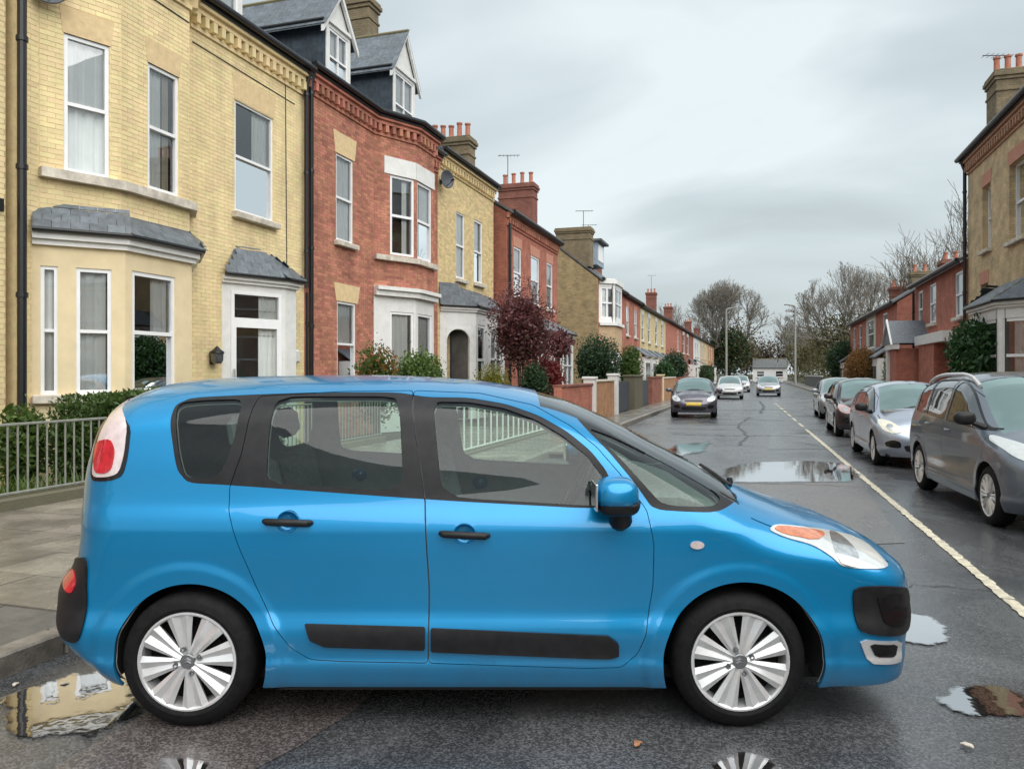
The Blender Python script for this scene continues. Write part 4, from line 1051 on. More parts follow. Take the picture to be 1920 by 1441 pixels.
# ---- sliver of the neighbour at the left edge
N_ = house('yellow brick neighbour cut off by the left edge of the photo', (-10, 5, 0)); bk = Bricks()
s0 = Seg((-10.02, 2.2), (-10.02, 8.1)); wall(N_, s0, 0, 8.9, [], MO['buff']); bk.fill(Seg((-10.02, 5.6), (-10.02, 8.1)), 0, 8.9, [])
slope_roof(N_, [(-10.02, 2.2), (-10.02, 8.1)], 9.0, 8.5, R(30), M_rooft, .12); shell(N_, [(-10.02, 2.2), (-10.02, 8.1)], -18, 0, 8.9, MO['buff'])
mb = MB().box((-9.94, 7.95, 3.95), (.05, .09, .18)); mb.build('vent_brick', M_iron, N_)
bk.build(N_, 'yellow', 120); finish(N_)

# ---- terraces farther down the left side
def simple_house(root_label, x, y0, y1, ze, style, left=True, wins=(), depth=7.5, pitch=32, sides=(True, True), side_style=None, lint=None, porch=None, chim=None, doorz=None, gut=True, group='brick houses along the street'):
    """two-storey house with its front along the street; wins = (u0, u1, z0, z1) from the near end on the left side, from the far end on the right"""
    h = house(root_label, (x, (y0 + y1) / 2, 0), group=group); ln = [(x, y0), (x, y1)] if left else [(x, y1), (x, y0)]
    s_ = Seg(*ln); m = BT[style]; sm = BT[side_style or style]; xb = x - depth if left else x + depth
    wall(h, s_, 0, ze, list(wins), m)
    e1, e0 = Seg(ln[1], (xb, ln[1][1])), Seg((xb, ln[0][1]), ln[0])
    for e_, on in ((e0, sides[0]), (e1, sides[1])):
        wall(h, e_, 0, ze, [], sm); gable_wall(h, e_, ze, R(pitch), sm)
    wall(h, Seg((xb, ln[1][1]), (xb, ln[0][1])), 0, ze, [], sm)
    for w_ in wins:
        window(h, s_, w_, cur='full' if (w_[3] - w_[2]) > 1 else None, fw=.09, lod=0 if y0 < 60 else 1)
        if lint: lintel(h, s_, w_[0] - .05, w_[1] + .05, w_[3], w_[3] + .35, lint, .05)
    slope_roof(h, ln, ze + .08, depth, R(pitch), M_rooft, .28)
    if gut: gutter(h, ln, ze + .0, .08, .33)
    if chim:
        for c in chim: chimney(h, *c)
    return h, s_
def lean_porch(h, s_, u0, u1, z, d=.9, roofm=None, wallm=None, win=True):
    """small projecting porch or bay with lean-to slate roof"""
    mb = MB(); s_.bx(mb, u0, u1, 0, d, .05, z - .02); mb.build('bay', wallm or M_whitepaint, h)
    mb = MB(); mb.hull([s_.P(u0 - .15, 0, z + .7), s_.P(u0 - .15, d + .15, z), s_.P(u0 - .15, d + .15, z + .08), s_.P(u0 - .15, 0, z + .8)], [s_.P(u1 + .15, 0, z + .7), s_.P(u1 + .15, d + .15, z), s_.P(u1 + .15, d + .15, z + .08), s_.P(u1 + .15, 0, z + .8)]); mb.build('bay_roof', M_slate, h)
    if win:
        g_ = MB(); s_.bx(g_, u0 + .2, u1 - .2, d + .005, d + .03, 1.0, z - .35); w = g_.build('window', M_upvc, h)
        L_ = u1 - u0 - .4; n = max(1, int(L_ / .9))
        for k in range(n):
            p_ = MB(); a = u0 + .2 + L_ * k / n; s_.bx(p_, a + .07, a + L_ / n - .07, d + .02, d + .04, 1.1, z - .45); p_.build('pane', mat('far_pane', (.10, .12, .13), .08, var=.3, vscale=2, coat=1.), w)
lp = mat('lintel_pink', (.55, .26, .18))
E1, s_ = simple_house('tan brick gable-end house with white upstairs oriel window and box dormer', -9, 45, 54, 7.25, 'red', wins=[(5.2, 6.2, 4.6, 6.6)], depth=8.5, pitch=38, side_style='tan', chim=[(-11.6, -9.5, 45.05, 46.0, 8.0, 10.3, M_stackt, 0, 'x')], lint=lp)
ob = [(-9, 45.2), (-8.15, 45.9), (-8.15, 48.3), (-9, 49)]; q = [Seg(a, b) for a, b in zip(ob[:-1], ob[1:])]
for i, g_ in enumerate(q):
    wall(E1, g_, 0, 7.3, [(.12, g_.L - .12, 4.9, 6.8)] if i < 2 else [], M_whitepaint if True else None, 'oriel_wall')
    if i < 2: window(E1, g_, (.12, g_.L - .12, 4.9, 6.8), cur='full', fw=.1, sill=False, mull=(.5,))
    wall(E1, Seg(g_.A.xy + g_.n.xy * .012, g_.B.xy + g_.n.xy * .012), 2.9, 4.5, [], mat('tan_panel', (.50, .36, .22), .85, var=.1), 'oriel_panel')
band(E1, ob, 4.5, 4.68, .16, M_whitepaint, 'oriel_base'); band(E1, ob, 7.0, 7.25, .12, M_whitepaint, 'oriel_cornice')
mb = MB().box((-10.8, 49.3, 9.3), (2.2, 2.2, 1.5)); mb.build('box_dormer', mat('dormer_grey', (.30, .36, .42), .6, var=.1), E1); MB().box((-10.7, 49.3, 10.1), (2.6, 2.6, .14)).build('dormer_roof', M_rooft, E1)
mb = MB().box((-9.69, 49.3, 9.35), (.05, 1.6, 1.0)); mb.build('dormer_window', M_upvc, E1)
finish(E1)
rows = [('narrow red brick terraced house beside the white oriel window', 54, 62, 7.2, 'red', [(1.2, 2.4, 4.4, 6.5), (5., 6.3, 4.4, 6.5)], [(-13.2, -12, 53.6, 54.4, 8.5, 11.0, M_stackt, 2, 'x')]),
        ('pale yellow terraced house past the narrow red one', 62, 70.5, 7.1, 'yellow', [(1.0, 2.3, 4.3, 6.5), (4.8, 6.4, 4.3, 6.5)], [(-13.4, -12.2, 61.6, 62.6, 8.5, 11.3, M_stackr, 3, 'x')]),
        ('second pale yellow terraced house with white ground-floor bays', 70.5, 80, 7.1, 'yellow', [(1.2, 2.8, 4.3, 6.5), (5.8, 7.4, 4.3, 6.5)], None),
        ('plain red terraced house after the yellow pair', 80, 97, 7.2, 'red', [(12, 13.5, 4.3, 6.5)], [(-13.2, -12, 96, 97, 8.5, 11.6, M_stackr, 3, 'x')]),
        ('red terraced house with tall paired white windows', 97, 116, 7.2, 'darkred', [(2, 4.5, 4.2, 6.6), (8, 10.5, 4.2, 6.6)], [(-13.2, -12, 115, 116, 8.5, 11.4, M_stackr, 3, 'x')]),
        ('terraced house with large white rendered bay front', 116, 130, 7.2, 'white', [(3, 5, 4.2, 6.3), (7, 9, 4.2, 6.3)], None),
        ('tan terraced house past the white bay front', 130, 150, 7.3, 'buff', [(4, 6, 4.2, 6.4), (12, 14, 4.2, 6.4)], [(-13.2, -12, 149, 150, 8.5, 11.4, M_stackr, 3, 'x')]),
        ('far orange brick terraced house near the end of the row', 150, 172, 7.4, 'orange', [(4, 6, 4.2, 6.4), (12, 14, 4.2, 6.4), (17, 19, 1.2, 3.2)], [(-13.2, -12, 171, 172, 8.5, 11.4, M_stackr, 2, 'x')])]
for i, (lb, y0, y1, ze, st, ws, ch) in enumerate(rows):
    h, s_ = simple_house(lb, -9, y0, y1, ze, st, wins=ws, depth=8, lint=lp if i in (0, 3) else M_whitepaint, chim=ch)
    L_ = y1 - y0
    if i in (1, 2): lean_porch(h, s_, .8, 3.2, 2.9); lean_porch(h, s_, L_ - 3.4, L_ - 1.2, 2.9)
    elif i == 5: lean_porch(h, s_, .5, 6, 3.0, 1.4)
    elif i != 6: lean_porch(h, s_, L_ * .55, L_ * .55 + 3, 2.9)
    finish(h)
hh = empty('house', (2.2, 176, 0), 0, 'small white rendered house with grey roof closing off the street', 'house', 'brick houses along the street')
s_ = Seg((-1.0, 173), (6.0, 173)); wall(hh, s_, 0, 2.9, [(.8, 2.4, .9, 2.2), (4.6, 6.2, .9, 2.2)], M_whitepaint); wall(hh, Seg((6.0, 173), (6.0, 179)), 0, 2.9, [], M_whitepaint); wall(hh, Seg((-1.0, 179), (-1.0, 173)), 0, 2.9, [], M_whitepaint); wall(hh, Seg((6.0, 179), (-1.0, 179)), 0, 2.9, [], M_whitepaint)
for op in ((.8, 2.4, .9, 2.2), (4.6, 6.2, .9, 2.2)): window(hh, s_, op, cur=None, fw=.1, lod=1)
slope_roof(hh, [(-1.0, 173), (6.0, 173)], 2.95, 6, R(30), M_rooft, .3); finish(hh)

# ---- right side
Rh = house('tall tan brick house with brown window reveals at the right edge', (7.2, 26, 0)); ZR = 9.25
s0 = Seg((7.2, 31.3), (7.2, 18)); opr = [(1.85, 2.8, 5.72, 7.85), (4.75, 6.2, 5.55, 7.85), (1.65, 2.5, 2.4, 4.62), (8.5, 10, 5.5, 7.8)]
wall(Rh, s0, 0, ZR, opr, BT['buff'], reveal=.22); wall(Rh, Seg((7.2, 18), (15, 18)), 0, ZR, [], BT['buff']); wall(Rh, Seg((15, 31.3), (7.2, 31.3)), 0, ZR, [], BT['buff']); wall(Rh, Seg((15, 18), (15, 31.3)), 0, ZR, [], BT['buff'])
for op in opr: window(Rh, s0, op, cur='full', fw=.08, o0=-.24); lintel(Rh, s0, op[0] - .06, op[1] + .06, op[3], op[3] + .42, lp, .06)
cornice(Rh, [(7.2, 31.3), (7.2, 18)], ZR, mat('dentil_pink', (.45, .26, .17), .85, var=.15), .26); gutter(Rh, [(7.2, 31.5), (7.2, 18)], ZR + .08, .085, .32)
slope_roof(Rh, [(7.2, 31.3), (7.2, 18)], ZR + .14, 7.8, R(28), M_rooft, .12); downpipe(Rh, 7.08, 31.25, .1, ZR - .35, .06, (-.12, 0))
chimney(Rh, 7.75, 8.75, 30.0, 31.2, 9.5, 11.9, M_stackt, 3, 'x', .6)
pb = [(7.2, 28.1), (6.35, 27.3), (6.35, 24.4), (7.2, 23.6)]; q = [Seg(a, b) for a, b in zip(pb[:-1], pb[1:])]
for i, g_ in enumerate(q):
    op = [(.12, g_.L - .12, 1.1, 3.15)] if i > 0 or True else []; wall(Rh, g_, .1, 3.6, op, M_whitepaint, 'bay_wall')
    for o_ in op: window(Rh, g_, o_, cur='full', fw=.09, sill=False, mull=(.5,) if i == 1 else ())
bay_top(Rh, pb, 3.45, 3.62, .12, [(7.2, 27.7), (7.18, 27.1), (7.18, 24.6), (7.2, 24.)], 4.35); finish(Rh)

R2 = simple_house('bright red brick house with gabled porch behind the parked cars', 7.2, 31.45, 41, 5.75, 'red', left=False, wins=[(.7, 1.7, 3.75, 5.45), (3.2, 4.5, 3.8, 5.5), (7.8, 9.0, 3.75, 5.45)], depth=8, pitch=30)
h, s_ = R2
mb = MB(); s_.bx(mb, 1.0, 3.0, 0, 1.3, .1, 2.75); mb.build('porch', BT['red'], h)
for u in (1.0, 1.25): s_.bx(MB(), u - .07, u + .07, 1.30, 1.42, .1, 2.75).build('porch_post', M_whitepaint, h)
s_.bx(MB(), .8, 3.2, 1.2, 1.45, 2.72, 2.98).build('porch_beam', M_whitepaint, h)
s_.bx(MB(), 3.2, 8.6, 0, .6, 2.85, 3.25).build('bay_cornice', M_whitepaint, h); s_.bx(MB(), 3.6, 6.6, 0, .5, .1, 2.85).build('bay', BT['red'], h)
mb = MB(); s_.poly(mb, [(.75, 2.98), (3.25, 2.98), (2.0, 4.05)], -.2, 1.5); mb.build('porch_roof', M_slate, h); 
mb = MB()
for a, b in (((.65, 2.92), (2.0, 4.12)), ((3.35, 2.92), (2.0, 4.12))): s_.poly(mb, [a, b, (b[0], b[1] - .14), (a[0], a[1] - .0)], 1.5, 1.58)
mb.build('barge_board', M_whitepaint, h)
downpipe(h, 7.1, 40.9, .1, 5.5, .06); finish(h)
for i, (lb, y0, y1, st, ws, ch) in enumerate((
        ('dark red gable-end house past the gap on the right', 46, 54, 'red', [(3.0, 4.6, 3.4, 5.2)], [(9.6, 10.6, 47, 48, 6.3, 7.75, M_stackr, 2, 'x')]),
        ('pale rendered house between two red ones on the right', 54, 58.5, 'palegreen', [(.6, 3.6, 3.3, 5.2)], [(9.7, 10.9, 56.6, 57.6, 6.5, 8.3, M_stackt, 2, 'x')]),
        ('farthest red brick house on the right with slim white windows', 58.5, 68, 'red', [(2.0, 3.2, 3.3, 5.2), (5.6, 7.0, 3.3, 5.2)], [(9.6, 10.6, 64, 65, 6.5, 8.1, M_stackr, 2, 'x')]))):
    h, s_ = simple_house(lb, 7.2, y0, y1, 5.5, st, left=False, wins=ws, depth=8, pitch=32, side_style='darkred' if i == 0 else None, chim=ch)
    lean_porch(h, s_, .4, 2.6 if i == 1 else 3.2, 2.5, .9); lean_porch(h, s_, 5.2, 7.4, 2.5, .9) if i == 0 else None
    finish(h)

# ---- houses added beside and behind the camera, unseen, for reflections in windows, paint and puddles
for lb, x, y0, y1, ze, st, lf in (('tan brick house added for reflections opposite the yellow one, off the right edge', 7.4, 7.5, 17.6, 5.2, 'buff', False), ('red brick house added for reflections to the right of the camera', 7.4, -3, 7.3, 5.2, 'red', False), ('pale yellow house added for reflections behind the camera on the right', 7.4, -14, -3.2, 5.2, 'yellow', False),
                                  ('red brick house added for reflections behind the camera on the left', -10, -9, 2, 8.4, 'red', True), ('tan brick house added for reflections far behind the camera on the left', -10, -22, -9.2, 8.0, 'buff', True)):
    L_ = y1 - y0; h, s_ = simple_house(lb, x, y0, y1, ze, st, left=lf, wins=[(1.2, 2.6, 1.2, 3.2), (L_ - 3, L_ - 1.4, 1.2, 3.2), (1.2, 2.6, 3.7, 4.9), (L_ - 3, L_ - 1.4, 3.7, 4.9)], depth=8, pitch=30); finish(h)

# ------------------------------------------------------------------ railings, garden walls, lamps and wall fittings
M_rail = mat('galvanised_rail', (.27, .28, .25), .5, .25, var=.15, vscale=20)
M_conc = mat('concrete_post', (.27, .27, .255), .7, var=.12, vscale=6)
def railing(label, x, y0, y1, z0, z1, sp, m, base=True, r=.011):
    t = empty('railing', (x, (y0 + y1) / 2, 0), 0, label, 'railing'); L_ = y1 - y0
    if base: MB().box((0, 0, (PZ + z0) / 2 - .02), (.24, L_, z0 - PZ + .06)).build('plinth', M_moss, t, False, .015)
    for z in (z0 + .05, z1): MB().box((0, 0, z), (.035, L_, .03)).build('rail', m, t, False, .006)
    me = None
    for k in range(int(L_ / sp) + 1):
        if me is None: o = MB().tube([(0, 0, z0 + .03), (0, 0, z1)], r, 8).build('bar', m, t, True); me = o.data
        else: o = bpy.data.objects.new('bar', me); link(o, t)
        o.location = (0, -L_ / 2 + k * sp, 0)
    return t
railing('grey metal railing on mossy plinth before the yellow house garden', -7.95, 3.2, 15.4, .24, 1.06, .125, M_rail)
railing('white metal railing seen through the blue car windows', -5.2, 12.6, 19.6, .16, 1.02, .38, M_whitepaint, True, .02)
def garden_wall(label, x, y0, y1, h, style, pillars=(), coping=True):
    t = empty('garden_wall', (x, (y0 + y1) / 2, 0), 0, label, 'garden wall', 'garden walls on the left pavement')
    for sg in (Seg((x + .11, y0), (x + .11, y1)), Seg((x - .11, y1), (x - .11, y0)), Seg((x - .11, y0), (x + .11, y0)), Seg((x + .11, y1), (x - .11, y1))): wall(t, sg, PZ - .03, h, [], BT[style])
    if coping:
        n = max(1, int((y1 - y0) / .6)); me = None
        for k in range(n):
            if me is None: o = MB().box((0, 0, 0), (.30, (y1 - y0) / n - .01, .07)).build('coping', M_stackr if style != 'orange' else M_sill, t, False, .01); me = o.data
            else: o = bpy.data.objects.new('coping', me); link(o, t)
            o.location = (x, y0 + (y1 - y0) * (k + .5) / n, h + .035)
    for y, hh_, m in pillars:
        MB().box((x, y, hh_ / 2), (.36, .36, hh_)).box((x, y, hh_ + .04), (.44, .44, .08)).build('pillar', m, t, False, .01)
    finish(t); return t
garden_wall('red brick garden wall nearest the blue car windscreen', -5.15, 20.2, 24.6, 1.25, 'red', [(24.4, 1.45, M_whitepaint)])
garden_wall('orange brick garden wall ending at the white gate pillar', -5.15, 24.9, 28.2, 1.35, 'orange', [(28.6, 1.55, M_whitepaint)])
garden_wall('dark red garden wall with cream end pillar past the grey gates', -5.15, 38.9, 43.0, 1.4, 'darkred', [(43.3, 1.5, M_cream)])
garden_wall('pinkish garden wall beyond the cream pillar', -5.15, 43.6, 50.5, 1.35, 'orange')
garden_wall('far red garden wall along the left pavement', -5.15, 52, 66, 1.3, 'red')
M_gate = mat('grey_gate', (.06, .07, .085), .5, var=.15)
for y0, y1, lb in ((29.0, 32.2, 'dark grey boarded gate beside the white pillar'), (34.9, 38.2, 'second dark grey gate past the stone pillar')):
    t = empty('gate', (-5.15, (y0 + y1) / 2, 0), 0, lb, 'gate'); n = 12
    for k in range(n):
        MB().box((0, -(y1 - y0) / 2 + (k + .5) * (y1 - y0) / n, .72), (.05, (y1 - y0) / n - .02, 1.2)).build('board', M_gate, t)
    MB().box((-.04, 0, .4), (.04, y1 - y0, .10)).box((-.04, 0, 1.1), (.04, y1 - y0, .10)).build('gate_rail', M_gate, t)
t = MB().box((0, 0, .75), (.5, 2.3, 1.5)).box((0, 0, 1.53), (.58, 2.4, .08)).build('garden_wall', M_moss, None, False, .01); t.location = (-5.15, 33.5, 0); tag(t, 'short mossy stone wall between the two grey gates', 'garden wall', 'garden walls on the left pavement')
# right side: low wall and fence far off
t = MB().box((0, 0, .6), (.2, 38, 1.0)).build('garden_wall', M_moss); t.location = (6.15, 60, 0); tag(t, 'long low garden wall along the right pavement behind the cars', 'garden wall')
t = empty('fence', (6.1, 96, 0), 0, 'dark board fence past the orange hedge on the right', 'fence')
for k in range(30): MB().box((0, -15 + k, .65), (.06, .80, 1.3)).build('board', M_gate, t)
MB().box((-.05, 0, 1.36), (.1, 30, .1)).build('top_rail', M_whitepaint, t)

def lamp_post(label, x, y, h, arm):
    t = empty('street_lamp', (x, y, PZ), 0, label, 'street lamp', 'street lamps on both pavements')
    MB().tube([(0, 0, 0), (0, 0, 1.4)], .17, 12).build('base', M_conc, t, True)
    MB().tube([(0, 0, 1.4), (0, 0, h - .3), (arm * .06, 0, h - .08), (arm * .25, 0, h), (arm, 0, h + .12)], [.15, .13, .125, .12, .09], 12).build('pole', M_conc, t, True)
    MB().box((arm * 1.25, 0, h + .14), (abs(arm) * .55, .30, .16)).build('lantern', M_conc, t, True, .05)
lamp_post('tall grey street lamp on the left pavement', -4.1, 110, 10.4, .95)
lamp_post('tall grey street lamp on the right pavement', 4.9, 112, 10.8, -.95)

# fittings on the near houses
def dish(label, loc, r, rz):
    t = empty('satellite_dish', loc, rz, label, 'satellite dish')
    MB().lathe([(.001, .0), (r * .5, .02), (r * .85, .06), (r, .09), (r * 1.02, .09), (r, .105), (r * .85, .075), (r * .5, .035), (.001, .015)], 32, 'X').build('reflector', mat('dish_grey', (.07, .08, .095), .45, var=.15), t, 'full').location = (.22, 0, 0)
    MB().tube([(0, 0, -.05), (.10, 0, -.02), (.23, 0, 0)], .02, 8).tube([(.25, 0, -r * .8), (.55, 0, -.08)], .012, 6).build('arm', M_iron, t)
    MB().box((0, 0, -.05), (.03, .12, .16)).build('wall_bracket', M_iron, t); MB().tube([(.50, 0, -.08), (.60, 0, -.06)], .035, 10).build('receiver', M_iron, t)
dish('dark satellite dish high on the yellow house at the top left', (-10.02, 8.78, 7.25), .26, R(-40))
dish('small dark satellite dish between the red bay and the yellow house', (-9.98, 23.5, 8.0), .30, R(-20))
t = empty('wall_lantern', (-10, 12.32, 1.98), 0, 'black wall lantern beside the white porch', 'wall lantern')
MB().lathe([(.001, .30), (.03, .28), (.06, .24), (.13, .19), (.135, .16), (.13, .15)], 20, 'Z', (.14, 0, -.12)).build('hood', M_iron, t, True); MB().lathe([(.12, .15), (.115, .02), (.08, -.04), (.001, -.05)], 20, 'Z', (.14, 0, -.12)).build('shade', mat('smoked_glass', (.07, .075, .08), .15, var=.2, coat=1.), t, True)
MB().box((.02, 0, -.05), (.05, .10, .24)).build('back_plate', M_iron, t)
t = MB().box((0, 0, 0), (.10, .16, .30)).build('meter_box', M_whitepaint, None, True, .04); t.location = (-9.93, 15.12, 2.02); tag(t, 'small white box on the wall right of the porch', 'meter box')
def aerial(label, x, y, z, h=1.1, rz=.4):
    t = empty('television_aerial', (x, y, z), rz, label, 'aerial', 'aerials on the chimneys')
    MB().tube([(0, 0, -.3), (0, 0, h)], .018, 6).build('mast', M_iron, t); MB().tube([(-.5, 0, h), (.6, 0, h + .05)], .014, 6).build('boom', M_iron, t)
    for k in range(6): MB().tube([(-.4 + k * .18, -.2, h + .01), (-.4 + k * .18, .2, h + .01)], .008, 5).build('element', M_iron, t)
aerial('aerial beside the tall red chimney', -11.9, 36.6, 11.3, 1.2); aerial('aerial on the tan gable-end chimney', -10.0, 45.5, 10.4, 1.0); aerial('aerial behind the box dormer', -11.5, 54, 11, 1.2); aerial('aerial over the far red chimneys', -12.6, 96.5, 12.2, 1.6); aerial('aerial on the right-hand chimney', 7.9, 30.6, 12.2, .45)

# ------------------------------------------------------------------ plants
LM = {'box': leaf_mat('leaf_box', (.035, .075, .015), (.075, .13, .03)), 'laurel': leaf_mat('leaf_laurel', (.018, .06, .02), (.05, .12, .035), .35), 'dark': leaf_mat('leaf_dark', (.02, .05, .022), (.045, .085, .035)),
      'mid': leaf_mat('leaf_mid', (.04, .085, .015), (.09, .15, .03)), 'light': leaf_mat('leaf_light', (.06, .12, .025), (.15, .23, .06)), 'gold': leaf_mat('leaf_gold', (.10, .115, .015), (.24, .22, .03)), 'orange': leaf_mat('leaf_orange', (.13, .075, .02), (.28, .13, .035)),
      'purple': leaf_mat('leaf_purple', (.09, .032, .036), (.19, .07, .07)), 'red': leaf_mat('leaf_red', (.13, .02, .025), (.27, .05, .045)), 'brown': leaf_mat('leaf_brown', (.06, .045, .03), (.11, .08, .05)), 'moss': leaf_mat('leaf_moss', (.075, .07, .025), (.14, .125, .05)), 'ivy': leaf_mat('leaf_ivy', (.02, .045, .018), (.05, .08, .03))}
M_bark = mat('bark', (.085, .068, .05), .9, var=.3, vscale=6, bump=.5, bscale=20)
M_twig = mat('twig', (.24, .215, .185), .9, var=.2)
def leaves(c, rad, n, size, rs, shell=.45, lumps=7, lumpiness=.22, box=False, flat=0.):
    """verts and faces of n leaf quads through the outer part of a lumpy volume"""
    d = rs.normal(size=(n, 3)); d /= np.linalg.norm(d, axis=1, keepdims=True)
    L_ = rs.normal(size=(lumps, 3)); L_ /= np.linalg.norm(L_, axis=1, keepdims=True)
    k = 1 + lumpiness * (np.max(d @ L_.T, axis=1)**4 - .55) + rs.uniform(-.05, .05, n)
    rr = (1 - shell * rs.rand(n)**1.6) * k * (1 + .28 * rs.rand(n)**7)
    if box:
        m = np.max(np.abs(d), axis=1, keepdims=True); d = d / (m**.75); rr = (1 - .25 * rs.rand(n)**1.5) * (1 + rs.uniform(-.05, .05, n))
    P = np.array(c) + d * rr[:, None] * np.array(rad)
    a = rs.normal(size=(n, 3)); a += d * .6; a[:, 2] += .35; a /= np.linalg.norm(a, axis=1, keepdims=True)
    b = np.cross(a, rs.normal(size=(n, 3))); b /= np.linalg.norm(b, axis=1, keepdims=True)
    s_ = size * rs.uniform(.6, 1.3, (n, 1)); V = np.stack([P - a * s_, P + b * s_ * .42, P + a * s_, P - b * s_ * .42], 1).reshape(-1, 3)
    return V, np.arange(4 * n).reshape(-1, 4)
def leaf_obj(name, V, F, m, parent):
    me = bpy.data.meshes.new(name); me.vertices.add(len(V)); me.vertices.foreach_set('co', V.astype(np.float32).ravel()); me.loops.add(F.size); me.loops.foreach_set('vertex_index', F.ravel().astype(np.int32))
    me.polygons.add(len(F)); me.polygons.foreach_set('loop_start', np.arange(0, F.size, 4, dtype=np.int32)); me.update(calc_edges=True); me.validate(); me.materials.append(m)
    return link(bpy.data.objects.new(name, me), parent)
def bush(name, label, loc, rad, leaf, n=2600, size=.05, stem=.35, seed=1, box=False, lumpiness=.22, extra=None, shell=.45, cat='shrub'):
    rs = np.random.RandomState(seed); t = empty(name, loc, 0, label, cat)
    V, F = leaves((0, 0, stem + rad[2]), rad, n, size, rs, box=box, lumpiness=lumpiness, shell=shell)
    leaf_obj('foliage', V, F, LM[leaf], t)
    if extra:
        for lf, off, rd, nn_ in extra: V, F = leaves(off, rd, nn_, size, rs, lumpiness=lumpiness); leaf_obj('foliage', V, F, LM[lf], t)
    mb = MB()
    for k in range(5):
        a = rs.rand() * 6.28; q = .55 * rs.rand(); mb.tube([(.05 * math.cos(a), .05 * math.sin(a), 0), (rad[0] * q * .5 * math.cos(a), rad[1] * q * .5 * math.sin(a), stem + rad[2] * .5), (rad[0] * q * math.cos(a), rad[1] * q * math.sin(a), stem + rad[2] * 1.3)], [.03, .022, .01], 6)
    mb.build('stems', M_bark, t)
    # shaded heart of twigs and old leaves
    V, F = leaves((0, 0, stem + rad[2] * .95), [q * .72 for q in rad], int(n * .5), size * 2.2, rs, shell=.9, box=box); leaf_obj('inner_foliage', V, F, LM[leaf], t)
    return t
def grow(rs, lvl, maxl, p, d, L_, r, out, up=.12, spread=.55, kids=(3, 4), ell=None):
    n = 4; pts = [p]; q = Vector(p); dd = Vector(d)
    for i in range(n):
        dd = (dd + Vector(rs.normal(size=3) * .10) + Vector((0, 0, up * .25))).normalized(); q = q + dd * L_ / n; pts.append(q.copy())
        if ell and lvl > 1 and (q.x**2 + q.y**2) / ell[1]**2 + ((q.z - ell[0]) / ell[2])**2 > 1 + rs.uniform(-.12, .12): break
    n = len(pts) - 1
    out.append((pts, [r * (1 - .45 * i / n) for i in range(n + 1)], lvl))
    if lvl >= maxl: return
    for k in range(rs.randint(kids[0], kids[1] + 1)):
        i = rs.randint(min(2, n), n + 1); b = pts[i]; ax = Vector(rs.normal(size=3)); nd = (dd + ax.normalized() * spread * rs.uniform(.7, 1.4)).normalized(); nd.z = max(nd.z, -.05); nd.normalize()
        grow(rs, lvl + 1, maxl, b, nd, L_ * rs.uniform(.6, .82), r * .55, out, up, spread, kids, ell)
def bare_tree(label, loc, h, r=.3, seed=1, maxl=4, ivy=None, spread=.6, trunk=.28, kids=(3, 5), rmin=.014, width=1.0, ell=None):
    rs = np.random.RandomState(seed); t = empty('tree', loc, 0, label, 'tree', 'bare trees beyond the houses'); out = []
    grow(rs, 0, 0, Vector((0, 0, 0)), Vector((0, 0, 1)), h * trunk, r, out, kids=(1, 1))
    top = out[0][0][-1]
    for k in range(rs.randint(5, 7)):
        a = k * 6.28 / 5.5 + rs.rand(); b = out[0][0][rs.randint(2, 5)]
        grow(rs, 1, maxl, b, Vector((math.cos(a) * spread * rs.uniform(.5, 1.2) * width, math.sin(a) * spread * rs.uniform(.5, 1.2), 1)).normalized(), h * .30, r * .6, out, .25, .55, kids, ell)
    mb = MB(); mt = MB()
    for pts, rr, lv in out: (mb if lv < 2 else mt).tube(pts, [max(q, rmin) for q in rr], 6 if lv < 2 else 3, False)
    mb.build('trunk', M_bark, t, True); mt.build('crown', M_twig, t)
    if ivy:
        for lf, off, rd, n, s_ in ivy: V, F = leaves(off, rd, n, s_, rs, shell=.8, lumpiness=.4); leaf_obj('foliage', V, F, LM[lf], t)
    return t
bush('hedge', 'clipped green box hedge behind the grey railing', (-8.75, 10.2, .0), (.42, 2.4, .66), 'box', 26000, .042, .06, 2, True, cat='hedge')
bush('shrub', 'small leafy plant by the drainpipe at the left edge', (-9.3, 7.75, .0), (.35, .35, .6), 'mid', 900, .05, .1, 5)
bush('shrub', 'bronze tipped round shrub against the red brick wall', (-8.2, 15.6, .1), (.5, .52, .85), 'mid', 1700, .05, .45, 6, extra=[('orange', (.2, -.1, 1.6), (.4, .4, .5), 500)])
bush('shrub', 'pale variegated evergreen shrub before the red house bay', (-7.9, 17.3, .1), (.62, .72, .95), 'light', 3000, .05, .3, 7, extra=[('mid', (0, 0, 1.2), (.6, .65, .8), 1800)])
bush('shrub', 'clipped golden dome shrub before the white arched porch', (-6.9, 19.8, .1), (.52, .56, .72), 'gold', 3600, .03, .35, 8, lumpiness=.05)
bush('tree', 'purple leaved tree in front of the deep red house', (-7.5, 24.6, .1), (1.05, 1.2, 1.45), 'purple', 6500, .055, 1.6, 9, lumpiness=.45, shell=.95, cat='tree', extra=[('brown', (0, 0, 2.7), (.95, 1.0, 1.3), 1400)])
bush('shrub', 'dark green bush at the foot of the purple tree', (-6.9, 24.0, .1), (.5, .5, .8), 'dark', 1300, .06, .35, 10)
bush('shrub', 'crimson shrub right of the purple tree', (-6.9, 25.6, .1), (.6, .6, .95), 'red', 1900, .055, .4, 11)
bush('tree', 'wispy purple sapling before the white bay of the red house', (-7.2, 28.4, .1), (.8, .9, .7), 'purple', 500, .07, 2.0, 12, lumpiness=.5, shell=.9, cat='tree')
bush('tree', 'round dark evergreen tree before the tan gable', (-7.6, 37.6, .1), (1.15, 1.25, 1.25), 'dark', 4200, .08, .8, 13, cat='tree')
